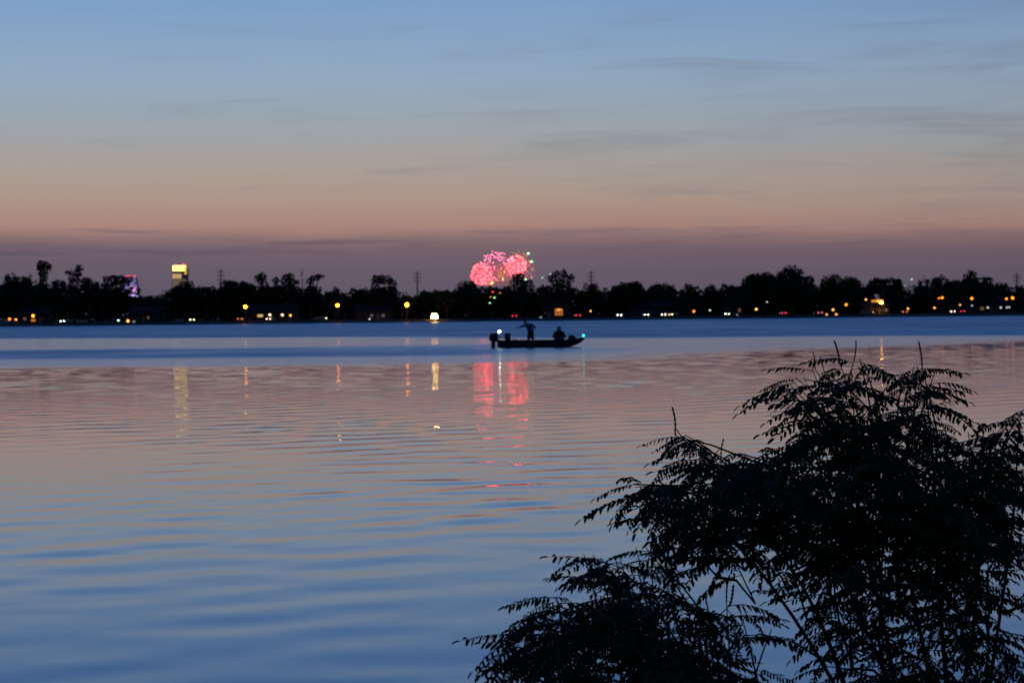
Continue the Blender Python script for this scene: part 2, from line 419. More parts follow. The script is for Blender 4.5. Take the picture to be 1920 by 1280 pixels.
TREES = [  # px, top, half width, crown underside, label
    (22, 511, 17, 570, 'dark tree at the very edge of the photo, first in the shore row'),
    (52, 515, 15, 570, 'small dark tree beside the tall lollipop-shaped tree, on its far edge side'),
    (110, 521, 17, 570, 'low dark tree between the lollipop-shaped tree and the forked leaning tree'),
    (168, 518, 18, 570, 'rounded dark tree just past the forked leaning tree'),
    (192, 529, 18, 572, 'low tree in the dip before the lilac-lit tower'),
    (285, 556, 22, 585, 'lowest bushy tree in the gap between the two lit towers'),
    (258, 560, 16, 585, 'low bushy tree at the foot of the lilac-lit tower'),
    (346, 527, 27, 575, 'round dark tree straight below the yellow-lit tower'),
    (388, 537, 22, 578, 'low dark tree between the yellow-lit tower and the first utility pole'),
    (430, 524, 24, 575, 'dark tree with a rounded top beside the first utility pole'),
    (464, 527, 22, 575, 'dark tree above the first yellow street lamp'),
    (520, 533, 34, 580, 'wide dark tree with flat top behind the house with lit windows'),
    (567, 536, 32, 580, 'wide dark tree under the bare twiggy treetop'),
    (627, 537, 17, 580, 'small round tree above the second yellow street lamp'),
    (645, 553, 16, 582, 'low shrubby tree just past the second yellow street lamp'),
    (683, 542, 26, 580, 'dark tree leaning against the big square-topped tree'),
    (762, 557, 18, 585, 'low bushy tree behind the third yellow street lamp'),
    (805, 546, 27, 582, 'low dome-shaped tree above the blazing headlights'),
    (838, 546, 22, 582, 'low dome-shaped tree between the blazing headlights and the fireworks'),
    (880, 525, 26, 578, 'dark tree whose top touches the first pink firework sphere'),
    (921, 538, 20, 580, 'dark tree directly under the middle of the fireworks'),
    (948, 534, 11, 580, 'narrow dark tree under the second pink firework sphere'),
    (1019, 531, 13, 580, 'small tree between the spiky tree and the many-lobed tree'),
    (1107, 529, 21, 580, 'dark tree in front of the third utility pole'),
    (1140, 541, 18, 582, 'low dark tree just past the third utility pole'),
    (1179, 527, 31, 580, 'broad domed tree above the warm white headlight past the boat bow'),
    (1243, 532, 33, 580, 'broad flat domed tree above the cluster of greenish white headlights'),
    (1294, 527, 12, 575, 'small round ball-topped tree between two broad domes'),
    (1336, 531, 20, 580, 'dark tree above the small orange porch lamp'),
    (1359, 529, 13, 575, 'narrow dark tree with two knobs beside the orange porch lamp'),
    (1382, 535, 14, 580, 'small tree above the lit orange gable'),
    (1424, 508, 32, 578, 'large spiky-topped tree next to the highest round tree'),
    (1456, 514, 15, 578, 'slim tree squeezed against the highest round tree'),
    (1487, 495, 23, 575, 'highest tree of the shore row with a big round head'),
    (1520, 528, 17, 580, 'low tree under the shoulder of the highest round tree'),
    (1573, 514, 40, 580, 'very broad domed tree above the yellow and orange lamps'),
    (1626, 536, 13, 555, 'small tree in the notch before the bright orange porch'),
    (1660, 517, 33, 556, 'broad dark tree overhanging the bright orange porch'),
    (1731, 519, 15, 578, 'slender tree just past the two green sparks'),
    (1767, 515, 24, 578, 'round tree above the pair of yellow and orange lamps'),
    (1796, 526, 15, 578, 'low tree between two taller round trees near the end'),
    (1822, 506, 18, 578, 'tall round-headed tree above a single yellow street lamp'),
    (1853, 517, 13, 578, 'narrow pointed tree beside the last tall round-headed tree'),
    (1876, 529, 18, 578, 'low tree above the last pair of yellow lamps'),
    (1912, 534, 18, 580, 'low tree at the foot of the last utility pole'),
]
for i, (px, top, hw, low, lab) in enumerate(TREES):
    far_tree(px, top, hw, lab, low, seed=i)
# trees with a shape of their own: blobs are (x, y, half width, half height)
far_tree(80, 488, 14, 'tall lollipop-shaped tree standing well above its neighbours', seed=60,
         blobs=[(80, 503, 11, 12), (75, 499, 8, 9), (87, 501, 8, 9), (82, 516, 9, 9), (79, 533, 8, 14), (80, 556, 15, 18)])
far_tree(140, 498, 14, 'forked leaning tree with two uneven leaf clumps', seed=61,
         blobs=[(149, 504, 7, 7), (144, 512, 8, 8), (127, 511, 6, 4), (138, 521, 10, 8), (140, 538, 13, 14), (138, 562, 16, 16)])
far_tree(217, 516, 25, 'dark tree partly hiding the lilac-lit tower', seed=62,
         blobs=[(208, 525, 13, 9), (222, 524, 12, 8), (239, 524, 11, 6), (236, 533, 8, 5), (215, 543, 18, 15), (205, 560, 24, 18), (232, 552, 8, 5), (237, 562, 9, 8)])
far_tree(491, 511, 12, 'ball-headed tree on a thin neck, first of three', seed=63,
         blobs=[(491, 520, 11, 8), (486, 524, 8, 7), (495, 533, 9, 8), (491, 555, 12, 18)])
far_tree(517, 519, 8, 'smallest ball-headed tree, middle one of three', seed=64,
         blobs=[(517, 526, 7, 6), (518, 540, 6, 10), (517, 560, 9, 16)])
far_tree(541, 513, 16, 'wide ball-headed tree, third of three beside the bare twigs', seed=65,
         blobs=[(537, 520, 9, 6), (545, 519, 8, 7), (532, 527, 6, 6), (549, 530, 11, 7), (541, 545, 13, 12), (540, 563, 16, 15)])
far_tree(588, 516, 16, 'wind-bent tree with a slanting cloud-shaped crown', seed=66, trunk_px=583,
         blobs=[(581, 527, 8, 5), (589, 522, 9, 5), (598, 518, 8, 4), (583, 533, 5, 4), (584, 550, 9, 13)])
far_tree(718, 517, 27, 'big square-topped tree with a small sky gap in its crown', seed=67,
         blobs=[(708, 525, 12, 8), (722, 524, 13, 7), (735, 533, 9, 9), (703, 537, 8, 8), (731, 547, 15, 9), (710, 549, 16, 9), (719, 563, 25, 17)])
far_tree(975, 511, 20, 'spiky tree cutting into the second pink firework sphere', seed=68,
         blobs=[(968, 519, 7, 7), (976, 520, 7, 8), (964, 530, 8, 8), (978, 533, 12, 9), (990, 531, 9, 7), (977, 552, 24, 17)])
far_tree(1052, 505, 26, 'many-lobed tree just past the fireworks', seed=69,
         blobs=[(1056, 512, 7, 7), (1042, 516, 8, 8), (1032, 522, 6, 6), (1071, 521, 7, 7), (1060, 523, 9, 8), (1044, 530, 12, 7), (1054, 548, 27, 18)])
# a bare treetop
Y = SHORE + 52; b0 = ground_at(567, Y); t_ = empty('bare_tree', b0)
tag(t_, 'leafless twiggy treetop poking out between two leafy trees', 'tree', 'trees on the far shore')
r = random.Random(5); mb = MB(); hz = at(567, 503, Y).z - b0.z
mb.tube([(0, 0, -.2), (.2, 0, hz*.5), (-.1, 0, hz*.78), (.3, 0, hz)], [.3, .2, .09, .03], 6)
for i in range(16):
    z0 = hz * r.uniform(.5, .88); a = r.uniform(0, 2*PI); L = r.uniform(1.5, 3.4)
    mb.tube([(0, 0, z0), (math.cos(a)*L*.4, math.sin(a)*L*.4, z0 + L*.5), (math.cos(a)*L*.6, math.sin(a)*L*.6, z0 + L)], [.07, .04, .02], 4)
mb.build('trunk', BARK, t_)
# undergrowth and the wood behind the row: one dark mass
g = np.random.default_rng(5); bl = []
for i in range(150):
    px = -60 + i * 13.8 + g.uniform(-5, 5)
    if 1632 < px < 1654: continue
    Yb = SHORE + g.uniform(62, 95); near_tops = [t[1] + 12 + abs(px - t[0]) * .45 for t in TREES if abs(px - t[0]) < t[2] * 1.4]
    lowgap = 240 < px < 318 or 598 < px < 662 or 742 < px < 800 or 1618 < px < 1640
    top = min([g.uniform(556, 562) if lowgap else g.uniform(539, 550)] + near_tops) + g.uniform(-2, 4); c = at(px, top + 14, Yb)
    for yy in np.arange(top + 26, 582, 9): cc = at(px + g.uniform(-4, 4), yy, Yb); bl.append(((cc.x, Yb, cc.z), (g.uniform(3, 4.5), 2.5, 2.6)))
    bl.append(((c.x, Yb, c.z), (g.uniform(3, 5.5), 3, 3.2)))
    c = at(px, 584, Yb); bl.append(((c.x, Yb, c.z - .6), (g.uniform(3.5, 5.5), 3, 2.8)))
V, Fc = crown_mesh(bl, 0.95, 1.5, 99)
tag(bulk('undergrowth', V, Fc, LEAF2), 'dark mass of undergrowth and low woodland behind the shore trees', 'undergrowth', kind='stuff')

# ------------------------------------------------------------------ utility poles
STEEL = mat('weathered_steel', (0.10, 0.09, 0.085), 0.7, 0.2, 1.0, metal=0.3)
for px, top, lab in ((415, 505, 'thin utility pole near the yellow-lit tower'), (783, 509, 'tallest utility pole standing between the lamp and the fireworks'),
                     (1109, 508, 'utility pole with crossarms past the fireworks'), (1907, 512, 'last utility pole above the end of the tree row')):
    Y = 980.0; b0 = ground_at(px, Y); h = at(px, top, Y).z - b0.z
    t_ = tag(empty('utility_pole', b0), lab, 'utility pole', 'utility poles behind the trees')
    MB().tube([(0, 0, -.3), (0, 0, h)], [.42, .26], 8).build('pole', STEEL, t_)
    for q, L in ((.96, 1.5), (.88, 1.9), (.80, 1.5)):
        MB().box(-L, L, -.12, .12, h*q - .14, h*q + .14).build('crossarm', STEEL, t_)
        for sx in (-1, 1):
            MB().tube([(sx*L*.92, 0, h*q-.14), (sx*L*.92, 0, h*q-1.0)], .10, 5).build('insulator', STEEL, t_)

# ------------------------------------------------------------------ far towers
CONC = mat('tower_concrete', (0.30, 0.26, 0.20), 0.8, 0.15, 0.05)
Y = 4000.0; s = Y / F
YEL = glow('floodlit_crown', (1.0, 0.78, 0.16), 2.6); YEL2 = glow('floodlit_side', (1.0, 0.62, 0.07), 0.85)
DIM = glow('lit_office_floor', (1.0, 0.70, 0.24), 0.6); RED = glow('red_beacon', (1.0, 0.05, 0.10), 3.5)
DIM2 = glow('faint_office_floor', (1.0, 0.72, 0.35), 0.20)
def face(px0, px1, py0, py1, y0, y1):
    a, c = at(px0, py1, Y), at(px1, py0, Y)
    return a.x, c.x, y0, y1, a.z, c.z
c0 = at(336, 590, Y)
t_ = tag(empty('office_tower', (0, 0, 0)), 'tall office tower with glowing yellow top and red beacons', 'tower')
# front block, side block and what is lit on them
x0, x1, _, _, z0, z1 = face(323.5, 344.5, 499, 600, 0, 0)
MB().box(x0, x1, Y, Y+22, 0, z1).build('front_block', CONC, t_)
x0b, x1b, _, _, _, zb = face(344.5, 350.5, 501, 600, 0, 0)
MB().box(x0b, x1b, Y+3, Y+20, 0, zb).build('side_block', CONC, t_)
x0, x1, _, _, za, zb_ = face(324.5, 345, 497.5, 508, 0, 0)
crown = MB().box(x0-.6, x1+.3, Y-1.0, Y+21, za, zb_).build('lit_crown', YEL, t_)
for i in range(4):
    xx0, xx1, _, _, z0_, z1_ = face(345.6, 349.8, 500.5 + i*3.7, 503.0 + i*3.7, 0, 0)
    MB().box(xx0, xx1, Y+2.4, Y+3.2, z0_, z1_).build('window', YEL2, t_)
for i in range(3):
    for j in range(4):
        xx0, xx1, _, _, z0_, z1_ = face(323.6 + j*4.2, 327.2 + j*4.2, 513.5 + i*3.0, 516.0 + i*3.0, 0, 0)
        MB().box(xx0, xx1, Y-.5, Y+.3, z0_, z1_).build('window', DIM, t_)
for i in range(5):
    for j in range(6):
        xx0, xx1, _, _, z0_, z1_ = face(324.5 + j*4.2, 327.6 + j*4.2, 524.2 + i*3.0, 526.2 + i*3.0, 0, 0)
        MB().box(xx0, xx1, Y-.5, Y+.3 + (3 if j > 4 else 0), z0_, z1_).build('window', DIM2, t_)
for px, py in ((328.5, 496.4), (331, 496.6), (341.5, 496), (344.5, 495.5), (347.5, 496.5)):
    MB().ball(at(px, py, Y-2), .9, 6, 4).build('beacon', RED, t_)
# second tower, lilac floodlight, side face leaning in
t2 = tag(empty('lilac_tower', (0, 0, 0)), 'lilac floodlit tower with red lights half hidden behind a dark tree', 'tower')
ring = lambda pl, pr, py: [Vector((at(pl, py, Y).x, Y, at(pl, py, Y).z)), Vector((at(pr, py, Y).x, Y, at(pr, py, Y).z)),
                           Vector((at(pr, py, Y).x, Y+22, at(pr, py, Y).z)), Vector((at(pl, py, Y).x, Y+22, at(pl, py, Y).z))]
MB().loft([ring(226, 262, 592), ring(229, 257.5, 545), ring(233, 254, 520)]).build('body', mat('pale_tower_stone', (0.5, 0.47, 0.5), 0.8, 0.1, 0.05), t2)
fl = bpy.data.lights.new('floodlight', 'POINT'); fl.energy = 260000; fl.color = (.60, .45, 1.0); fl.shadow_soft_size = 2.0
flo = bpy.data.objects.new('floodlight', fl); COL.objects.link(flo); flo.location = (at(252, 590, Y).x, Y - 26, 22); flo.parent = t2
GL2 = mat('tower_glass', (0.10, 0.09, 0.13), 0.3, 0.2, 0.1)
for i in range(11):
    py = 524 + i * 4.6; e = 254.5 + (py - 520) * .115
    for j in range(3):
        a, c = at(e - 21 + j*6.8, py + 1.3, Y), at(e - 16.5 + j*6.8, py, Y)
        MB().box(a.x, c.x, Y-.4, Y+.3, a.z, c.z).build('window', GL2, t2)
for px in (236, 239, 242, 244.5, 247, 251, 253.5):
    MB().ball(at(px, 517.5, Y), .75, 6, 4).build('beacon', RED, t2)
MB().ball(at(252.5, 541.5, Y-5), 1.5, 6, 4).build('beacon', RED, t2)

# ------------------------------------------------------------------ houses on the far shore
WALL = mat('house_siding', (0.07, 0.065, 0.06), 0.85, 0.12, 0.6); ROOF = mat('roof_shingle', (0.03, 0.028, 0.026), 0.9, 0.25, 1.5)
TRIM = mat('painted_trim', (0.22, 0.21, 0.20), 0.6, 0.08, 2.0); GLASSD = mat('dark_glass', (0.02, 0.022, 0.025), 0.12, 0.1, 1.0)
def house(px, Y, W, D, hw, hr, label, windows, door=None, gable=False):
    """windows: (x, z, w, h, glow material or None) on the lake side"""
    b0 = ground_at(px, Y); t_ = tag(empty('lake_house', b0), label, 'house', 'houses on the far shore')
    MB().box(-W/2, W/2, 0, D, -.3, hw).build('wall', WALL, t_)
    o = .5; mb = MB()
    if gable:
        pr = [(-W/2-o, hw-.15), (0, hw+hr), (W/2+o, hw-.15), (W/2+o, hw+.1), (0, hw+hr+.28), (-W/2-o, hw+.1)]
        mb.loft([[(x, -o, z) for x, z in pr], [(x, D+o, z) for x, z in pr]])
        g_ = MB().loft([[(-W/2, 0.002, hw), (W/2, 0.002, hw), (0, 0.002, hw+hr-.2)], [(-W/2, D, hw), (W/2, D, hw), (0, D, hw+hr-.2)]]); g_.build('gable', WALL, t_)
    else:
        pr = [(-o, hw-.15), (D/2, hw+hr), (D+o, hw-.15), (D+o, hw+.1), (D/2, hw+hr+.28), (-o, hw+.1)]
        mb.loft([[(-W/2-o, y, z) for y, z in pr], [(W/2+o, y, z) for y, z in pr]])
    rf = mb.build('roof', ROOF, t_)
    MB().box(W*.22, W*.22+.8, D*.55, D*.55+.8, hw+hr*.3, hw+hr+.9).build('chimney', WALL, rf)
    for x, z, ww, hh, gm in windows:
        wn = MB().box(x-ww/2-.09, x+ww/2+.09, -.07, .01, z-hh/2-.09, z+hh/2+.09).build('window', TRIM, t_)
        MB().box(x-ww/2, x+ww/2, -.10, -.06, z-hh/2, z+hh/2).build('pane', gm or GLASSD, wn)
    if door is not None:
        d_ = MB().box(door-.5, door+.5, -.07, .01, .0, 2.1).build('door', TRIM, t_)
        MB().ball((door+.36, -.1, 1.0), .05, 6, 4).build('handle', STEEL, d_)
    return t_
WO = glow('orange_window', (1.0, 0.30, 0.03), 0.55); WO2 = glow('bright_orange_window', (1.0, 0.36, 0.04), 1.6)
WW = glow('warm_window', (1.0, 0.62, 0.22), 0.7); WD = glow('dim_window', (1.0, 0.5, 0.25), 0.12); WB = glow('grey_blue_window', (0.6, 0.7, 1.0), 0.10)
S = SHORE + 36
wins = [(-1.05 + .75*i, 1.2 + .85*j, .58, .66, WO2 if j == 2 and i in (1, 2) else WO) for i in range(4) for j in range(3)]
house(1047.5, S, 9, 8, 4.2, 2.6, 'house showing a block of small orange-lit windows above the boat', wins, -3.4, True)
house(512, SHORE+30, 17, 8, 3.4, 2.4, 'long low house with one warm lit window behind headlights', [(-4.6, 1.9, 1.9, .9, WW), (-1.0, 1.9, 1.0, .9, WD), (3.2, 1.9, 1.2, .9, WD)], 6.2)
house(64, SHORE+30, 11, 8, 3.2, 2.2, 'small house with an orange window below a yellow porch lamp', [(-.3, 1.1, 1.5, .9, WO), (-3.4, 1.7, 1.1, 1.0, WD), (3.3, 1.7, 1.1, 1.0, None)], 2.0)
house(1376, S+4, 8, 7, 5.4, 2.4, 'house with one glowing orange triangle window under its gable', [(.1, 5.0, .9, .8, WO2), (-2, 2.0, 1, 1.2, None), (2, 2.0, 1, 1.2, WD)], None, True)
house(275, SHORE+32, 12, 8, 3.2, 2.2, 'unlit house below the gap between the two towers', [(.6, 1.6, .9, .9, WD), (-3.2, 1.6, 1.1, 1.0, None), (3.4, 1.6, 1.1, 1.0, None)], -1.2)
house(700, SHORE+32, 13, 8, 3.0, 2.2, 'unlit low house between the second and third street lamps', [(-.6, 1.5, 1.0, .9, WB), (-4, 1.5, 1.1, 1.0, None), (3.6, 1.5, 1.1, 1.0, WB)], 1.6)
house(1220, SHORE+34, 14, 8, 3.2, 2.4, 'unlit house behind the cluster of greenish white headlights', [(-3.2, 1.6, 1.2, 1.1, None), (3.2, 1.6, 1.2, 1.1, None)], 0.0)
house(1858, SHORE+34, 13, 8, 3.4, 2.4, 'house behind four small white lamps near the end of the row', [(-3.2, 1.7, 1.2, 1.1, WD), (3.2, 1.7, 1.2, 1.1, None)], 0.2)
# the house with the bright orange porch
b0 = ground_at(1643, SHORE+33)
t_ = house(1643, SHORE+33, 10, 8, 3.0, 1.7, 'house with a blazing orange lamplit porch under a sloping awning', [(-3.4, 1.5, 1.2, 1.1, None), (3.6, 1.5, 1.0, 1.1, WD)], 1.2)
PORCH = mat('porch_boards', (0.75, 0.42, 0.14), 0.7, 0.15, 3.0)
zp = at(1643, 566, SHORE+33).z - b0.z
mb = MB().loft([[(-2.2, -2.2, zp+.45), (2.2, -2.2, zp-.75), (2.2, -2.2, zp+.9), (-2.2, -2.2, zp+.75)], [(-2.2, -.15, zp+.45), (2.2, -.15, zp-.75), (2.2, -.15, zp+.9), (-2.2, -.15, zp+.75)]])
mb.build('awning', PORCH, t_)
MB().box(-2.1, 2.1, -2.35, -2.25, zp-.1, zp+.7).build('lamplight_panel', glow('porch_glow', (1.0, 0.33, 0.02), 0.75), t_)  # glowing panel stands in for lamplight on the porch roof underside
for x in (-2.1, 2.1): MB().box(x-.08, x+.08, -2.2, -2.04, 0, zp-.2).build('post', TRIM, t_)
MB().ball((1.35, -2.75, zp-.25), .42, 10, 8).build('porch_lamp', glow('porch_lamp', (1.0, 0.40, 0.03), 60.0), t_, True)

# ------------------------------------------------------------------ lamps
DARKM = mat('dark_metal', (0.05, 0.05, 0.055), 0.5, 0.15, 5.0, metal=0.5)
LC = {'yellow': ((1.0, 0.25, 0.006), 44.0), 'orange': ((1.0, 0.30, 0.02), 2.6), 'amber': ((1.0, 0.42, 0.06), 3.2),
      'white': ((0.9, 1.0, 0.95), 1.3), 'warm white': ((1.0, 0.75, 0.42), 4.0), 'deep orange': ((1.0, 0.20, 0.02), 3.0), 'dim grey': ((0.6, 0.7, 0.8), 0.30)}
def lamp(px, py, col, rad, label, Y=None, arm=True, k=1.0):
    rad *= 1.15
    Y = Y or SHORE + 11; p = at(px, py, Y); gz = GZ - .1
    tall = p.z - gz > 2.8
    t_ = tag(empty('street_lamp' if tall else 'garden_lamp', (p.x, Y + (1.0 if tall and arm else .0), gz)), label, 'lamp', 'lamps along the far shore')
    h = p.z - gz; c, st = LC[col]
    if tall and arm:
        MB().tube([(0, 0, -.2), (0, 0, h+.5), (0, -.25, h+.85), (0, -.9, h+.75)], [.11, .08, .06, .05], 7).build('pole', DARKM, t_)
        MB().loft([[(-.24, -1.35, h+rad+.02), (.24, -1.35, h+rad+.02), (.24, -.7, h+rad+.02), (-.24, -.7, h+rad+.02)], [(-.1, -1.2, h+rad+.3), (.1, -1.2, h+rad+.3), (.1, -.75, h+rad+.3), (-.1, -.75, h+rad+.3)]]).build('lamp_head', DARKM, t_)
        MB().ball((0, -1.0, h), rad, 10, 8).build('bulb', glow('lamp_%s_%g' % (col.replace(' ', '_'), k), c, st*k), t_, True)
    else:
        MB().tube([(0, 0, -.2), (0, 0, h - rad*.9)], [.06, .05], 6).build('pole', DARKM, t_)
        MB().ball((0, 0, h), rad, 10, 8).build('bulb', glow('lamp_%s_%g' % (col.replace(' ', '_'), k), c, st*k), t_, True)
        MB().loft([[(rad*.8*math.cos(a*PI/4), rad*.8*math.sin(a*PI/4), h+rad*.85) for a in range(8)], [(.05*math.cos(a*PI/4), .05*math.sin(a*PI/4), h+rad*1.3) for a in range(8)]]).build('cap', DARKM, t_)
    return t_
for a in [
    (460, 575, 'yellow', .42, 'first bright yellow street lamp, below the ball of a round tree'),
    (633, 572.5, 'yellow', .40, 'second yellow street lamp, in front of the small round tree'),
    (763, 571.5, 'yellow', .50, 'third and largest yellow street lamp, near the tallest utility pole'),
    (18, 598, 'deep orange', .40, 'dull orange lamp at the edge of the photo, first of all'),
    (30, 599, 'amber', .26, 'small amber lamp close beside the first dull orange lamp'),
    (62, 592, 'yellow', .40, 'wide yellow porch lamp above an orange window'),
    (240, 601.5, 'amber', .38, 'amber lamp at the shore below the lilac-lit tower'),
    (251, 603, 'dim grey', .40, 'faint lamp beside the amber one below the lilac-lit tower'),
    (506, 590, 'warm white', .30, 'warm lamp beside the lit window of the long house, first of three'),
    (529.5, 590, 'warm white', .30, 'warm lamp on the long house, middle of three'),
    (544.5, 591, 'amber', .30, 'dimmer amber lamp on the long house, last of three'),
    (693, 598, 'white', .22, 'tiny white lamp in front of the big square-topped tree'),
    (1014, 595, 'dim grey', .40, 'faint grey lamp behind the standing man'),
    (1107.5, 583, 'amber', .22, 'tiny amber lamp above and past the boat bow'),
    (1301, 583.5, 'deep orange', .36, 'orange porch lamp below the small ball-topped tree'),
    (1331, 581.5, 'white', .24, 'small white lamp past the orange porch lamp'),
    (1418, 579.5, 'amber', .34, 'amber lamp under the large spiky-topped tree'),
    (1438, 566, 'white', .18, 'tiny pale lamp high under the large spiky-topped tree'),
    (1382, 590, 'dim grey', .30, 'faint grey lamp past the warm headlights'),
    (1562, 580.5, 'amber', .36, 'amber lamp on the bank below the very broad domed tree'),
    (1586.5, 571, 'yellow', .36, 'yellow street lamp under the very broad domed tree'),
    (1550, 589.5, 'amber', .26, 'small amber lamp near the water, first below the broad dome'),
    (1568, 589.5, 'amber', .34, 'amber lamp near the water, second below the broad dome'),
    (1623.5, 561.5, 'amber', .28, 'small ring-like amber lamp just before the orange porch'),
    (1645, 563.5, 'amber', .26, 'small amber lamp over the orange porch awning'),
    (1702.5, 578.5, 'amber', .30, 'amber lamp above the orange tail lights past the porch'),
    (1752, 577, 'amber', .30, 'dim amber lamp low under the round tree'),
    (1760.5, 559, 'deep orange', .26, 'dull orange half of the lamp pair under the round tree'),
    (1766.5, 558, 'yellow', .34, 'yellow half of the lamp pair under the round tree'),
    (1800, 571.5, 'amber', .24, 'small amber lamp above a red tail light'),
    (1822, 559.5, 'yellow', .38, 'yellow street lamp below the tall round-headed tree'),
    (1822.5, 573, 'white', .20, 'tiny pale lamp below a yellow street lamp'),
    (1852, 576.5, 'white', .28, 'white lamp, first of four small ones near the end'),
    (1876.5, 576.5, 'white', .28, 'white lamp, second of four small ones near the end'),
    (1888, 576, 'white', .26, 'white lamp, third of four small ones near the end'),
    (1892.5, 576, 'white', .22, 'white lamp, last of four small ones near the end'),
    (1887, 560, 'yellow', .32, 'yellow lamp, lower one of the last pair in the row'),
    (1898.5, 558.5, 'yellow', .40, 'yellow lamp, upper and brighter one of the last pair'),
]: lamp(*a, k=0.08 if a[0] > 1500 and a[2] == 'yellow' else 0.7 if a[0] > 1500 else 0.15 if a[0] == 62 else 1.0)

# ------------------------------------------------------------------ cars
TYRE = mat('tyre_rubber', (0.02, 0.02, 0.02), 0.9, 0.2, 8.0); RIMM = mat('alloy_rim', (0.35, 0.35, 0.36), 0.4, 0.1, 8.0, metal=0.8)
PAINT = [mat('car_paint_grey', (0.09, 0.095, 0.10), 0.3, 0.06, 1.0), mat('car_paint_blue', (0.03, 0.05, 0.10), 0.3, 0.06, 1.0), mat('car_paint_silver', (0.28, 0.28, 0.29), 0.3, 0.06, 1.0)]
def make_car(paint):
    """nose towards -Y"""
    t_ = empty('parked_car')
    prof = [(-2.2, .35), (-2.25, .62), (-2.1, .86), (-1.2, .98), (-.55, 1.42), (.95, 1.46), (1.75, 1.02), (2.15, .95), (2.2, .4)]
    rings = []
    for y, z in prof: pass
    half = lambda z: .86 if z < 1.0 else .86 - (z - 1.0) * .42
    mb = MB(); L = [[(-half(z)*(.93 if abs(y) > 2 else 1), y, z) for y, z in prof], [(half(z)*(.93 if abs(y) > 2 else 1), y, z) for y, z in prof]]
    mb.loft(L); mb.build('body', paint, t_)
    MB().loft([[(-.70, -1.16, 1.03), (.70, -1.16, 1.03), (.62, -.62, 1.39), (-.62, -.62, 1.39)], [(-.70, -1.19, 1.03), (.70, -1.19, 1.03), (.62, -.65, 1.40), (-.62, -.65, 1.40)]]).build('windscreen', GLASSD, t_)
    MB().loft([[(-.70, 1.72, 1.06), (.70, 1.72, 1.06), (.62, 1.05, 1.43), (-.62, 1.05, 1.43)], [(-.70, 1.75, 1.07), (.70, 1.75, 1.07), (.62, 1.08, 1.45), (-.62, 1.08, 1.45)]]).build('rear_window', GLASSD, t_)
    for sx in (-1, 1):
        MB().loft([[(sx*.86, -.95, 1.02), (sx*.86, 1.35, 1.02), (sx*.72, .85, 1.36), (sx*.72, -.45, 1.36)], [(sx*.88, -.95, 1.02), (sx*.88, 1.35, 1.02), (sx*.74, .85, 1.37), (sx*.74, -.45, 1.37)]]).build('side_window', GLASSD, t_)
        MB().box(sx*.88, sx*1.06, -.95, -.82, 1.0, 1.14).build('mirror', paint, t_)
        for y in (-1.35, 1.35):
            ring = lambda x, r_: [(x, y + r_*math.cos(a*PI/8), .33 + r_*math.sin(a*PI/8)) for a in range(16)]
            wl = MB().loft([ring(sx*.66, .33), ring(sx*.88, .33)]).build('wheel', TYRE, t_)
            MB().loft([ring(sx*.87, .2), ring(sx*.90, .17)]).build('rim', RIMM, wl)
    return t_
protos = [make_car(p) for p in PAINT]; used = [0, 0, 0]
def car(px, Y, yaw, label, kind, col=0, head=None, tail=None, py=None):
    if used[col]: t_ = copy_tree(protos[col])
    else: t_ = protos[col]
    used[col] = 1
    b0 = ground_at(px, Y); z = b0.z + .02
    if py is not None: z = at(px, py, Y).z - .72
    t_.location = (b0.x, Y, min(z, b0.z + 1.2) if py is not None else z); t_.rotation_euler.z = math.radians(yaw)
    tag(t_, label, 'car', 'cars parked along the far shore')
    if head and head[0] == 'headlight_blazing':
        MB().box(-.8, .8, -.62, -.48, 1.47, 1.72).build('added_glare_bar', glow(head[0], head[3], head[1]), t_)  # glowing bar added to widen the headlight blaze like lens glare
        for sx in (-1, 1): MB().ball((sx*.45, -2.27, .42), (.22, .06, .14), 8, 6).build('added_glare_spot', glow(head[0], head[3], head[1]), t_, True)  # extra glowing spots added below for the same wider glare
    for sx in (-1, 1):
        if head:
            MB().ball((sx*.62, -2.24, .72), (.2*head[2], .10, .16*head[2]), 8, 6).build('headlight', glow(head[0], head[3], head[1]), t_, True)
        if tail:
            MB().ball((sx*.68, 2.18, .80), (.2, .10, .16), 8, 6).build('tail_light', glow(tail[0], tail[2], tail[1]), t_, True)
HW = ('headlight_cool', 10.0, 1.0, (0.80, 1.0, 0.78)); HY = ('headlight_warm', 9.0, 1.0, (1.0, 0.80, 0.35)); HB = ('headlight_blazing', 190.0, 2.4, (1.0, 0.50, 0.10))
HN = ('headlight_soft', 7.0, 1.0, (1.0, 0.74, 0.45)); TR = ('tail_red', 4.0, (1.0, 0.02, 0.05)); TO = ('tail_orange', 3.5, (1.0, 0.16, 0.01))
car(122, SHORE+9, -12, 'car at the water with cool white headlights below the leaning tree', 'head', 0, HW)
car(360, SHORE+10, 10, 'car with yellowish headlights below the yellow-lit tower', 'head', 1, HY)
car(451, SHORE+16, 180, 'car with two orange lights below the first street lamp', 'tail', 0, None, TO)
car(507.5, SHORE+11, -14, 'car with warm headlights in front of the long house', 'head', 2, HN)
car(815, SHORE+12, 0, 'car facing the lake with blazing headlights that mirror on the water', 'head', 0, HB)
car(964.5, SHORE+17, 180, 'car with red tail lights just before the standing man', 'tail', 1, None, TR)
car(1082.5, SHORE+17, 187, 'car with red tail lights above the bow of the boat', 'tail', 0, None, TR)
car(1164.5, SHORE+12, -18, 'car with warm white headlights past the boat bow', 'head', 0, HN)
car(1207.5, SHORE+12, 20, 'car with cool headlights, first of the greenish white cluster', 'head', 1, HW)
car(1247.5, SHORE+5, -20, 'car with the brightest cool headlights, nearest the water in the cluster', 'head', 2, HW)
car(1255, SHORE+14, 15, 'car half behind the brightest one in the greenish white cluster', 'head', 0, HW)
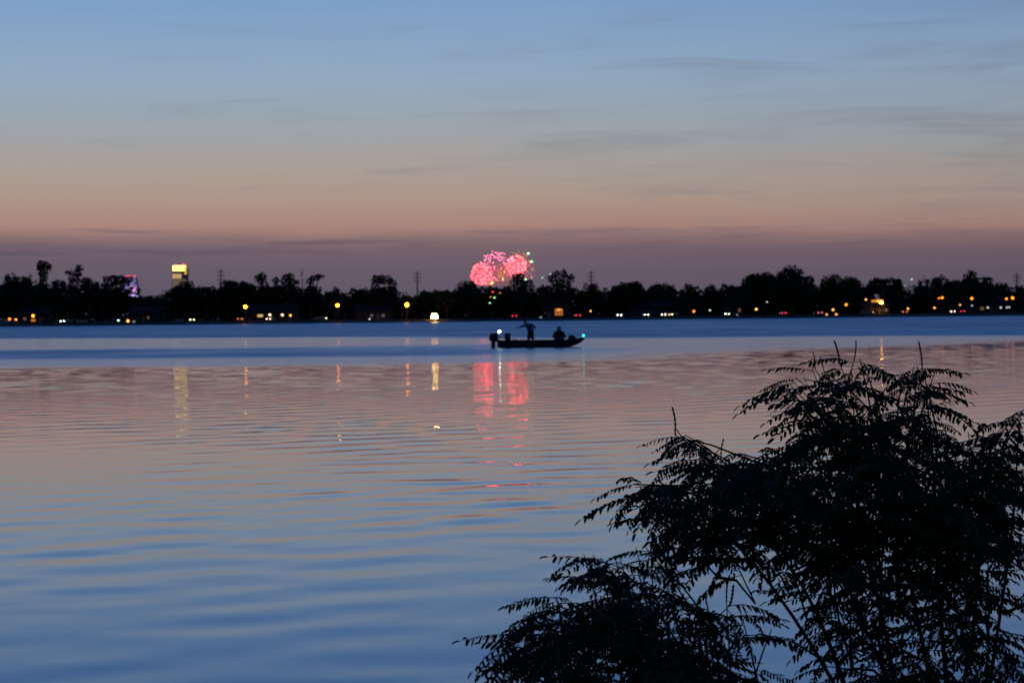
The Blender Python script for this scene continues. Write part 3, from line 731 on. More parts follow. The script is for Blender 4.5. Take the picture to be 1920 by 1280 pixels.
car(1264.5, SHORE+9, -40, 'car with small warm headlights ending the greenish white cluster', 'head', 1, ('headlight_small', 3.5, .8, (1.0, .7, .35)))
car(1365.5, SHORE+16, -16, 'car with warm headlights below the large spiky-topped tree', 'head', 0, HN)
car(1467.5, SHORE+20, 184, 'car with bright red tail lights below the highest tree', 'tail', 2, None, TR)
car(1534, SHORE+18, 192, 'car with pinkish tail lights below the very broad dome', 'tail', 1, None, ('tail_pink', 3.0, (1.0, .16, .12)))
car(1695.5, SHORE+19, 176, 'car with two orange lights past the bright porch', 'tail', 0, None, TO)
car(1787, SHORE+22, -14, 'car with white headlights below two round trees', 'head', 2, ('headlight_white', 8.0, .9, (0.9, 0.95, 1.0)))
car(1799, SHORE+24, 200, 'car with one red tail light beside the white headlights', 'tail', 1, None, TR)
car(210, SHORE+16, 90, 'unlit car parked sideways before the lilac-lit tower', 'off', 0)
car(600, SHORE+16, 88, 'unlit car parked sideways below the second street lamp', 'off', 2)
car(1625, SHORE+16, 92, 'unlit pale car parked sideways below the bright porch', 'off', 2)
for i, p in enumerate(protos):
    if not used[i]:
        for ch in list(p.children_recursive): bpy.data.objects.remove(ch)
        bpy.data.objects.remove(p)

# ------------------------------------------------------------------ fireworks
FY = 2500.0; fs = FY / F
def stars(name, pts, r, material, label, kindcat='firework', centre=None, stretch=1.0):
    mb = MB()
    for p in pts:
        rr = r * rnd.uniform(.7, 1.25); b = len(mb.v); p = Vector(p)
        ax = (p - centre).normalized() if centre else Vector((1, 0, 0)); a2 = ax.orthogonal().normalized(); a3 = ax.cross(a2)
        for d in (ax*stretch, -ax*stretch, a2, -a2, a3, -a3): mb.v.append(p + d * rr)
        for q in ((0,2,4),(2,1,4),(1,3,4),(3,0,4),(2,0,5),(1,2,5),(3,1,5),(0,3,5)): mb.f.append([b + i for i in q])
    o = mb.build(name, material)
    return tag(o, label, kindcat, 'fireworks above the far shore')
def shell(px, py, rpx, k, fill, seed):
    g = np.random.default_rng(seed); c = at(px, py, FY); out = []
    for i in range(k):
        d = g.normal(size=3); d /= np.linalg.norm(d)
        q = (0.88 + .12*g.random()) if g.random() > fill else g.random() ** .5
        out.append(c + Vector(d * rpx * fs * q))
    return out
PINK = glow('pink_star', (1.0, 0.038, 0.044), 32.0); ROSE = glow('rose_star', (1.0, 0.040, 0.046), 31.0); VIO = glow('violet_star', (1.0, 0.17, 0.33), 5.0)
ORA = glow('orange_star', (1.0, 0.30, 0.06), 2.0); GRN = glow('green_star', (0.35, 1.0, 0.42), 3.0); REDS = glow('red_star', (1.0, 0.03, 0.04), 3.0); GOLD = glow('gold_star', (1.0, 0.62, 0.16), 6.0)
stars('firework_burst', shell(903, 514, 20.5, 210, .32, 1), .36, PINK, 'first pink firework sphere, lower and rounder of the two', centre=at(903, 514, FY), stretch=2.2)
stars('firework_burst', shell(968, 498, 19.5, 210, .36, 2), .36, ROSE, 'second pink firework sphere, cut by the spiky tree', centre=at(968, 498, FY), stretch=2.2)
g = np.random.default_rng(4); pts = []
uv = []
while len(uv) < 42:
    a = g.uniform(.10, 1.02) * PI; q = g.uniform(.45, 1.0); e_ = (929 + math.cos(a)*30*q, 501 - math.sin(a)*31*q)
    if all(abs(e_[0]-o_[0]) + abs(e_[1]-o_[1]) > 3.6 for o_ in uv): uv.append(e_)
pts = [at(x_, y_, FY + g.uniform(-12, 12)) for x_, y_ in uv]
for i in range(24): pts.append(at(g.uniform(912, 962), g.uniform(480, 530), FY + g.uniform(-10, 10)))
vb = tag(empty('firework_burst', at(929, 500, FY)), 'violet pink firework stars scattered above the two spheres', 'firework', 'fireworks above the far shore')
vm = MB().ball((0, 0, 0), 1.0, 6, 4).build('star', VIO, vb)
for q_, p in enumerate(pts):
    o = vm if q_ == 0 else vm.copy()
    if q_: COL.objects.link(o); o.parent = vb
    o.location = p - vb.location; o.scale = (.62 * rnd.uniform(.7, 1.25),) * 3
pts = [at(940 + g.normal()*12, 515 + g.normal()*14, FY + g.uniform(-12, 12)) for _ in range(230)]
stars('firework_burst', [p for p in pts if p.z > at(940, 536, FY).z], .42, ORA, 'orange glitter filling the space between the two spheres')
pts = [at(966 + math.cos(a)*g.uniform(22, 36), 506 - math.sin(a)*g.uniform(24, 36), FY + g.uniform(-8, 8)) for a in np.linspace(-.55, 1.75, 34)]
stars('firework_burst', [at(966 + math.cos(a)*g.uniform(20, 40), 508 - math.sin(a)*g.uniform(18, 34), FY + g.uniform(-8, 8)) for a in np.linspace(-.6, 1.2, 30)], .55, glow('dying_red_star', (1.0, 0.10, 0.12), 1.0), 'dying dull red stars trailing off beyond the orange arc')
stars('firework_burst', pts, .68, ORA, 'arc of orange stars round the outside of the second sphere')
stars('firework_burst', [at(921.5 + g.normal()*1.6, 530.5 + g.normal()*1.2, FY) for _ in range(7)] + [at(945.5, 509, FY), at(946, 510, FY), at(942, 520, FY), at(943, 523, FY), at(942.5, 526, FY)], 0.75, GOLD, 'bright golden sparks at the foot of the fireworks')
stars('firework_star', [at(990.7, 475.3, FY)], 2.0, glow('green_star_bright', (.45, 1.0, .5), 4.5), 'lone bright green star above the fireworks')
for px, py, k, lab in ((996.5, 490.5, .8, 'faint green star at the outer edge of the orange arc'), (985.5, 523.5, 1.0, 'green star low beside the spiky tree'),
                       (1017, 520.5, .7, 'faint green star between the spiky tree and the many-lobed tree'), (1032, 514, .5, 'faintest green star touching the many-lobed tree')):
    stars('firework_star', [at(px, py, FY if px != 985.5 else SHORE + 20)], (2.0 if px != 985.5 else .42) * k, GRN if k > .75 else glow('green_star_faint', (.55, .9, .6), 1.0), lab)
# small ground fireworks let off on the shore, in front of the trees
SF = SHORE + 22
for px, py, mm, lab in ((923.7, 547.3, REDS, 'small red spark in front of the tree under the fireworks'), (937.3, 549, ORA, 'small orange spark in front of the tree under the fireworks'),
                        (920, 556.5, ORA, 'dim orange spark just above the two lower green sparks'), (927, 557.8, GRN, 'upper green spark in front of the tree under the fireworks'),
                        (918.5, 568, GRN, 'lower green spark in front of the tree under the fireworks'),
                        (1709.7, 523.5, GRN, 'upper green spark in the tree gap past the bright porch'), (1695.5, 535.5, glow('green_star_faint', (.55, .9, .6), 1.0), 'lower pale green spark in the tree gap past the porch')):
    stars('firework_star', [at(px, py, SF)], .31, mm, lab)
# smoke lit by the shells
M = bpy.data.materials.new('firework_smoke'); M.use_nodes = True; k = NT(M.node_tree); k.n.clear()
pv = k.add('ShaderNodeVolumePrincipled'); pv.inputs['Color'].default_value = (.8, .75, .75, 1); pv.inputs['Anisotropy'].default_value = 0.2
tcg = k.add('ShaderNodeTexCoord').outputs['Object']
ln = k.add('ShaderNodeVectorMath', operation='LENGTH'); k.l.new(tcg, ln.inputs[0])
dn = k.math('MULTIPLY', k.sstep(ln.outputs['Value'], 1.0, 0.2), k.sstep(k.noise(tcg, 2.2, 3.0), .35, .7, .25, 1.0))
k.l.new(k.math('MULTIPLY', dn, 0.045), pv.inputs['Density'])
k.l.new(pv.outputs[0], k.add('ShaderNodeOutputMaterial').inputs['Volume'])
sm = MB().ball((0, 0, 0), 1, 20, 14).build('smoke', M, None, True, at(940, 512, FY)); sm.scale = (62*fs, 36*fs, 42*fs)
tag(sm, 'thin pink-lit smoke drifting round the fireworks', 'smoke', kind='stuff')

# ------------------------------------------------------------------ the fishing boat
BY = 133.0
HULL = mat('dark_green_aluminium', (0.035, 0.042, 0.035), 0.5, 0.15, 2.0, metal=0.2); BLACKP = mat('black_plastic', (0.02, 0.02, 0.022), 0.45, 0.2, 5.0)
SEATM = mat('seat_vinyl', (0.04, 0.042, 0.045), 0.6, 0.15, 6.0); DECK = mat('deck_carpet', (0.05, 0.05, 0.05), 0.95, 0.25, 20.0)
pb = at(933, 640, BY)
# (people are placed after the boat)
boat = tag(empty('fishing_boat', (pb.x, BY, 0), math.radians(2)), 'low dark aluminium fishing boat with an outboard motor, floating on the lake', 'boat')
secs = [(0, .80, .70, .47, -.10), (1.2, .84, .72, .46, -.11), (2.6, .85, .72, .46, -.11), (3.7, .84, .66, .46, -.10), (4.4, .74, .48, .47, -.05), (5.0, .53, .25, .50, .06), (5.5, .26, .08, .56, .25), (5.80, .05, .02, .63, .50)]
rings = []
for x, a, b, zt, zb in secs:
    ins = min(.07, a*.5); fl = min(zt - .06, max(zb + .2, .10))
    rings.append([(x, -a, zt), (x, -(a+b)/2-.03, (zt+zb)/2), (x, -b, zb), (x, b, zb), (x, (a+b)/2+.03, (zt+zb)/2), (x, a, zt), (x, a-ins, zt), (x, max(b-ins, .005), fl), (x, -max(b-ins, .005), fl), (x, -a+ins, zt)])
MB().loft(rings).build('hull', HULL, boat)
for sy in (-1, 1):
    MB().tube([(x, sy*(a+.005), zt+.012) for x, a, b, zt, zb in secs], .032, 6).build('gunwale', HULL, boat)
MB().box(-.02, .09, -.79, .79, .1, .5).build('transom', HULL, boat)
MB().loft([[(4.25, -.66, .415), (4.25, .66, .415), (4.25, .66, .435), (4.25, -.66, .435)], [(5.3, -.26, .46), (5.3, .26, .46), (5.3, .26, .48), (5.3, -.26, .48)]]).build('casting_deck', DECK, boat)
MB().box(.55, 1.15, -.70, .70, .11, .40).build('rear_bench', DECK, boat)
MB().box(3.55, 3.95, -.68, .68, .11, .36).build('front_bench', DECK, boat)
def rbox(x0, x1, y0, y1, z0, z1, r=.05):
    mb = MB(); o = []
    for z, q in ((z0, r), (z0+r, 0), (z1-r, 0), (z1, r)):
        o.append([(x0+q+r*.3, y0+q, z), (x1-q-r*.3, y0+q, z), (x1-q, y0+q+r, z), (x1-q, y1-q-r, z), (x1-q-r*.3, y1-q, z), (x0+q+r*.3, y1-q, z), (x0+q, y1-q-r, z), (x0+q, y0+q+r, z)])
    return mb.loft(o)
st = rbox(.46, .92, -.55, -.02, .44, .56).build('seat', SEATM, boat, False)
rbox(.46, .86, -.55, -.02, .52, 1.0, .06).build('backrest', SEATM, st)
MB().tube([(.68, -.28, .38), (.68, -.28, .46)], .05, 8).build('pedestal', STEEL, st)
rbox(.98, 1.34, -.6, -.1, .36, .56).build('tackle_box', BLACKP, boat)
# outboard
om = MB()
R = [(-.30, -.17, .56, .62), (-.32, -.19, .66, .2), (-.30, -.18, .92, .2), (-.22, -.13, 1.0, .2)]
def oval(cx, rx, ry, z): return [(cx + rx*math.cos(a*PI/6)*(1.0), ry*math.sin(a*PI/6), z) for a in range(12)]
om.loft([oval(-.27, .20, .15, .46), oval(-.27, .29, .19, .54), oval(-.26, .31, .20, .72), oval(-.25, .29, .19, .88), oval(-.23, .25, .16, .96), oval(-.22, .11, .08, 1.0)])
motor = om.build('outboard_motor', BLACKP, boat, True)
MB().loft([oval(-.28, .17, .11, .50), oval(-.29, .14, .08, .3), oval(-.30, .13, .06, .02), oval(-.29, .12, .045, -.2), oval(-.26, .12, .05, -.38), oval(-.26, .05, .03, -.46)]).build('leg', BLACKP, motor, True)
MB().box(-.44, -.10, -.10, .10, -.17, -.145).build('cavitation_plate', BLACKP, motor)
for a in range(3):
    q = a * 2*PI/3; Mx = Matrix.Translation((-.42, 0, -.36)) @ Matrix.Rotation(q, 4, 'X') @ Matrix.Rotation(.5, 4, 'Z')
    MB().box(-.01, .01, -.04, .04, .02, .13, Mx).build('propeller_blade', STEEL, motor)
MB().box(-.16, .12, -.10, .10, .40, .56).build('clamp_bracket', BLACKP, motor)
MB().tube([(-.02, .0, .66), (.25, .02, .68), (.52, .04, .70)], [.035, .028, .035], 6).build('tiller', BLACKP, motor)
# lights
sl = MB().tube([(.14, .35, .46), (.14, .35, 1.02)], .014, 6).build('stern_light', STEEL, boat)
MB().ball((.14, .35, 1.08), .085, 10, 8).build('bulb', glow('stern_bulb', (.80, 1.0, .72), 14.0), sl, True)
bl_ = MB().tube([(5.66, -.05, .60), (5.72, -.05, .70)], .03, 6).build('bow_light', BLACKP, boat)
MB().ball((5.74, -.07, .76), .075, 10, 8).build('bulb', glow('green_nav_bulb', (.03, 1.0, .55), 3.2), bl_, True)
# trolling motor folded on the bow deck would be hard to tell from a bundle: a lumpy cloth bundle with cord
gb = random.Random(8); mb = MB(); mb.ball((0, 0, .16), (.27, .24, .17), 16, 12)
for v in mb.v:
    k_ = 1 + .09*math.sin(v.x*19+1) + .08*math.sin(v.y*23) + .06*math.sin(v.z*31+v.x*9)
    v.x *= k_; v.y *= k_; v.z = max(.005, v.z * k_)
bd = empty('gear_bag'); bd.location = (pb.x + 4.98, BY + .12, .455)
tag(bd, 'lumpy dark cloth gear bag lying on the bow deck', 'bag')
mb.build('sack', mat('dark_canvas', (.03, .03, .028), .95, .3, 12.0), bd, True)
MB().ball((-.06, 0, .31), (.08, .08, .06), 10, 8).build('knot', MAT['dark_canvas'], bd, True)
MB().tube([(.25, -.1, .06), (.2, -.24, .14), (0, -.28, .2), (-.2, -.24, .14), (-.26, -.08, .06)], .018, 6).build('strap', BLACKP, bd)
# fishing rods lying along the gunwale
rod = tag(empty('fishing_rod', (pb.x + 1.4, BY - .5, .50)), 'thin fishing rod lying along the gunwale behind the standing man', 'fishing rod')
MB().tube([(0, 0, 0), (.35, 0, .03)], .017, 6).build('handle', BLACKP, rod)
MB().tube([(.35, 0, .03), (1.2, 0, .05), (2.0, .02, .03)], [.009, .006, .003], 5).build('blank', BLACKP, rod)
MB().ball((.30, 0, -.015), (.045, .03, .04), 8, 6).build('reel', STEEL, rod)

# ------------------------------------------------------------------ people (one continuous remeshed body each)
SKIN = mat('skin', (0.33, 0.20, 0.15), 0.6, 0.08, 8.0); HAIR = mat('dark_hair', (0.025, 0.02, 0.016), 0.8, 0.2, 40.0)
def cap(mb, a, b, ra, rb, k=10):
    a, b = Vector(a), Vector(b); mb.tube([a, a.lerp(b, .25), a.lerp(b, .5), a.lerp(b, .75), b], [ra + (rb-ra)*t for t in (0, .25, .5, .75, 1)], k)
    mb.ball(a, ra, k, 8); mb.ball(b, rb, k, 8)
def remesh(mb, name, material, parent, vox, it=3):
    o = mb.build(name, material, None)
    md = o.modifiers.new('r', 'REMESH'); md.mode = 'VOXEL'; md.voxel_size = vox; md.use_smooth_shade = True
    ms = o.modifiers.new('s', 'SMOOTH'); ms.factor = .5; ms.iterations = it
    dg = bpy.context.evaluated_depsgraph_get(); me = bpy.data.meshes.new_from_object(o.evaluated_get(dg))
    old = o.data; o.modifiers.clear(); o.data = me; bpy.data.meshes.remove(old)
    me.name = name; me.materials.clear(); me.materials.append(material); o.parent = parent
    return o
def head(mb, c, face):
    """c: head centre, face: unit direction the person looks"""
    c = Vector(c); f_ = Vector(face).normalized(); sd = f_.cross(Vector((0, 0, 1))).normalized()
    mb.ball(c + Vector((0, 0, .03)), (.082, .082, .10), 14, 10); mb.ball(c + f_*.025 - Vector((0, 0, .055)), (.058, .058, .065), 12, 8)
    mb.ball(c + f_*.095 - Vector((0, 0, .012)), (.016, .016, .024), 8, 6); mb.ball(c + f_*.078 - Vector((0, 0, .055)), (.02, .02, .011), 8, 6)
    for s_ in (-1, 1): mb.ball(c + sd*.082*s_ - Vector((0, 0, .005)), (.014, .014, .03), 8, 6)
def hand(mb, w_, d, up, flip=1):
    """w_: wrist, d: direction of the fingers, up: back of the hand"""
    w_, d, up = Vector(w_), Vector(d).normalized(), Vector(up).normalized(); sd = d.cross(up).normalized() * flip
    mb.ball(w_ + d*.045, (.04, .03, .03), 10, 8); cap(mb, w_, w_ + d*.07, .026, .034, 8)
    for i, (o_, L) in enumerate(((-.030, .062), (-.010, .074), (.010, .070), (.029, .055))):
        p0 = w_ + d*.08 + sd*o_; p1 = p0 + d*L*.55 + sd*o_*.25; p2 = p1 + (d*.75 - up*.65).normalized()*L*.5
        cap(mb, p0, p1, .0105, .0098, 6); cap(mb, p1, p2, .0098, .0085, 6)
    p0 = w_ + d*.025 - sd*.03; p1 = p0 + (d*.6 - sd*.8)*.04; cap(mb, p0, p1, .0125, .0115, 6); cap(mb, p1, p1 + (d*.95 - sd*.2)*.034, .0115, .0095, 6)
# standing man, bent towards the stern, one arm stretched out.  local: x along the boat, feet at z = 0
SHIRT = mat('grey_blue_shirt', (0.10, 0.14, 0.17), 0.9, 0.12, 12.0); SHORTS = mat('dark_shorts', (0.03, 0.03, 0.035), 0.9, 0.15, 12.0)
pm = at(994.5, 640, BY)
man = tag(empty('person', (pm.x, BY - .05, .10)), 'standing man in a grey-blue shirt and dark shorts leaning with one arm outstretched', 'person')
mb = MB()
hip = Vector((.02, 0, .88)); wst = Vector((.01, 0, 1.04)); chest = Vector((-.08, 0, 1.27)); hd = Vector((-.29, -.04, 1.57))
ft = [Vector((-.13, -.14, .04)), Vector((.16, .14, .04))]; kn = [Vector((-.11, -.13, .46)), Vector((.14, .11, .46))]
for i, s_ in enumerate((-1, 1)):
    hj = hip + Vector((s_*.075, s_*.07, -.03)); cap(mb, hj, kn[i], .088, .058); cap(mb, kn[i], ft[i] + Vector((0, 0, .05)), .056, .038)
    mb.ball(kn[i].lerp(ft[i], .3) + Vector((.02, 0, 0)), (.052, .048, .11), 10, 8)
    cap(mb, ft[i] + Vector((.05, 0, -.005)), ft[i] + Vector((-.16, s_*.02, -.01)), .038, .034, 8)
mb.ball(hip, (.165, .155, .13), 14, 10); cap(mb, hip, wst, .125, .122, 12)
mb.ball(wst + Vector((-.02, 0, .04)), (.15, .14, .13), 14, 10); mb.ball(chest, (.175, .165, .17), 14, 10); mb.ball(chest + Vector((-.02, 0, .09)), (.18, .17, .10), 14, 10)
cap(mb, chest + Vector((-.06, 0, .12)), hd - Vector((.0, 0, .05)), .062, .052); head(mb, hd, (-.93, -.2, -.3))
sh = [chest + Vector((-.17, -.14, .09)), chest + Vector((.15, .15, .11))]
e0 = sh[0] + Vector((-.27, -.04, -.10)); h0 = e0 + Vector((-.25, .02, -.10)); cap(mb, sh[0], e0, .058, .048); cap(mb, e0, h0, .047, .031); hand(mb, h0, (-.95, 0, -.3), (0, 0, 1), 1)
e1 = sh[1] + Vector((.20, .04, -.20)); h1 = e1 + Vector((-.13, -.08, -.21)); cap(mb, sh[1], e1, .052, .042); cap(mb, e1, h1, .041, .027); hand(mb, h1, (-.5, -.5, -.7), (.6, 0, -.4), -1)
remesh(mb, 'body', SKIN, man, .0085)
mb = MB()
mb.ball(chest, (.20, .185, .185), 16, 12); mb.ball(chest + Vector((-.01, 0, .08)), (.205, .19, .11), 16, 10); cap(mb, wst + Vector((-.01, 0, -.02)), chest, .175, .175, 14)
mb.ball(wst, (.185, .17, .12), 14, 10); mb.ball(chest + Vector((.06, 0, .02)), (.12, .17, .16), 14, 10)
cap(mb, sh[0], sh[0].lerp(e0, .95), .084, .078); cap(mb, sh[1], sh[1].lerp(e1, .9), .084, .078)
remesh(mb, 'shirt', SHIRT, man, .012)
mb = MB(); mb.ball(hip, (.19, .175, .14), 14, 10); cap(mb, hip, wst - Vector((0, 0, .03)), .165, .16, 12)
for i, s_ in enumerate((-1, 1)): cap(mb, hip + Vector((s_*.075, s_*.07, -.03)), kn[i].lerp(hip, .10), .112, .10, 12)
remesh(mb, 'shorts', SHORTS, man, .012)
mb = MB(); mb.ball(hd + Vector((.012, 0, .055)), (.094, .092, .088), 14, 10); cap(mb, hd + Vector((-.07, -.02, .05)), hd + Vector((-.13, -.03, .03)), .03, .02, 8)
remesh(mb, 'cap', SHORTS, man, .010)
# seated figure in a wide hooded jacket, facing the far shore side of the bow
ps = at(1048.5, 640, BY)
JACK = mat('dark_jacket', (0.03, 0.032, 0.04), 0.9, 0.15, 10.0)
sit = tag(empty('person', (ps.x, BY + .05, .38)), 'seated person in a wide dark hooded jacket near the bow', 'person')
mb = MB(); hip = Vector((0, 0, .12)); ch = Vector((0, .02, .46)); hd = Vector((.0, -.02, .80))
mb.ball(hip, (.19, .15, .13), 14, 10); cap(mb, hip, ch, .15, .15, 12); mb.ball(ch, (.19, .14, .19), 14, 10); mb.ball(ch + Vector((0, 0, .10)), (.20, .12, .09), 14, 10)
cap(mb, ch + Vector((0, 0, .15)), hd - Vector((0, 0, .05)), .06, .052); head(mb, hd, (.25, -.95, -.12))
for s_ in (-1, 1):
    k1 = Vector((s_*.17, -.44, .12)); f1 = Vector((s_*.18, -.46, -.19)); hj = hip + Vector((s_*.1, -.02, -.02))
    cap(mb, hj, k1, .085, .062); cap(mb, k1, f1, .056, .04); cap(mb, f1 + Vector((0, .05, -.02)), f1 + Vector((0, -.13, -.03)), .036, .032, 8)
    s1 = ch + Vector((s_*.21, 0, .10)); e1 = Vector((s_*.30, -.10, .28)); h1 = Vector((s_*.13, -.33, .24))
    cap(mb, s1, e1, .055, .046); cap(mb, e1, h1, .043, .028); hand(mb, h1, (-s_*.4, -.8, -.2), (0, 0, 1), -s_)
remesh(mb, 'body', SKIN, sit, .0085)
mb = MB(); cap(mb, Vector((0, .02, .10)), ch, .22, .17, 14); mb.ball((0, .02, .08), (.34, .24, .13), 16, 10); mb.ball((0, .02, .28), (.29, .21, .19), 16, 10)
mb.ball(ch + Vector((0, 0, .02)), (.235, .18, .20), 16, 10); mb.ball(ch + Vector((0, .02, .14)), (.20, .15, .11), 14, 10)
for s_ in (-1, 1):
    s1 = ch + Vector((s_*.21, 0, .09)); e1 = Vector((s_*.30, -.10, .28)); h1 = Vector((s_*.15, -.30, .245)); cap(mb, s1, e1, .085, .08); cap(mb, e1, h1, .078, .055)
remesh(mb, 'jacket', JACK, sit, .012)
mb = MB(); mb.ball(hd + Vector((0, .03, .03)), (.115, .105, .13), 14, 10); mb.ball(hd + Vector((0, .05, -.09)), (.12, .11, .08), 14, 10)
remesh(mb, 'hood', JACK, sit, .010)
mb = MB()
for s_ in (-1, 1):
    k1 = Vector((s_*.17, -.44, .12)); f1 = Vector((s_*.18, -.46, -.15)); cap(mb, hip + Vector((s_*.1, -.02, -.02)), k1, .10, .078); cap(mb, k1, f1, .074, .06)
mb.ball(hip, (.205, .165, .14), 14, 10)
remesh(mb, 'trousers', SHORTS, sit, .012)

man.scale = (1.18, 1.15, 1.04); sit.scale = (1.24, 1.15, 1.07)

# ------------------------------------------------------------------ near shrubs
def leaf_variant(seed):
    """one pinnate leaf along +Y, upper side +Z: rachis and paired leaflets; returns verts, quad faces"""
    r = random.Random(seed); V = []; Q = []
    L = r.uniform(.15, .20); pairs = r.randint(8, 11); droop = r.uniform(.5, 1.35)
    def rp(t): return Vector((math.sin(t*2.2+seed)*.004, L*t*(1 - .10*t*droop), -L*.42*droop*t*t))
    ts = [0, .25, .5, .75, 1]
    for i, t in enumerate(ts):
        p = rp(t); w_ = .0016*(1 - .6*t); V += [p + Vector((-w_, 0, 0)), p + Vector((w_, 0, 0)), p + Vector((0, 0, w_*1.6))]
    for i in range(4):
        for j in range(3):
            a = i*3 + j; b = i*3 + (j+1) % 3; Q.append((a, b, b+3, a+3))
    def leaflet(p, d, n_, l, wd):
        s_ = d.cross(n_).normalized(); b = len(V)
        f1, f2 = n_*wd*.28, n_*wd*.22
        V.extend([p, p + d*l*.30 + s_*wd*.46 + f1, p + d*l*.42 - n_*.0, p + d*l*.30 - s_*wd*.46 + f1,
                  p + d*l*.72 + s_*wd*.40 + f2 - n_*l*.05, p + d*l - n_*l*.12, p + d*l*.72 - s_*wd*.40 + f2 - n_*l*.05])
        Q.extend([(b, b+1, b+2, b+3), (b+2, b+1, b+4, b+5), (b+2, b+5, b+6, b+3)])
    for i in range(pairs):
        t = .16 + .80 * i / (pairs - .4); p = rp(t); tg = (rp(min(1, t+.05)) - rp(t-.05)).normalized()
        for s_ in (-1, 1):
            d = (Vector((s_*1.0, 0, 0)) * r.uniform(.8, 1.0) + tg * r.uniform(.35, .75) - Vector((0, 0, r.uniform(.1, 1.0)))).normalized()
            n_ = (Vector((0, 0, 1)) + Vector((r.uniform(-.4, .4), r.uniform(-.4, .4), 0)))
            n_ = (n_ - d * n_.dot(d)).normalized()
            leaflet(p, d, n_, r.uniform(.026, .037) * (1 - .3*abs(t-.5)), r.uniform(.0088, .0125))
    tg = (rp(1) - rp(.9)).normalized(); leaflet(rp(1), tg, Vector((0, 0, 1)) - tg*tg.z, .031, .013)
    return np.array([tuple(v) for v in V]), np.array(Q)
LV = [leaf_variant(i) for i in range(14)]
LM = []
for V, Q in LV:
    me = bpy.data.meshes.new('leaf'); me.from_pydata(V.tolist(), [], Q.tolist()); me.update(); me.materials.append(LEAF); LM.append(me)
SPM = []
for i in range(3):
    mb = MB(); L = (.08, .10, .065)[i]; pts = [(math.sin(t*3+i)*.006*t, math.cos(t*2+i)*.005*t, L*t) for t in np.linspace(0, 1, 12)]
    mb.tube(pts, [.0024 if q % 2 else .0038 for q in range(11)] + [.0012], 6)
    me = bpy.data.meshes.new('seed_spike'); me.from_pydata([tuple(v) for v in mb.v], [], mb.f); me.update(); me.materials.append(SEED); SPM.append(me)

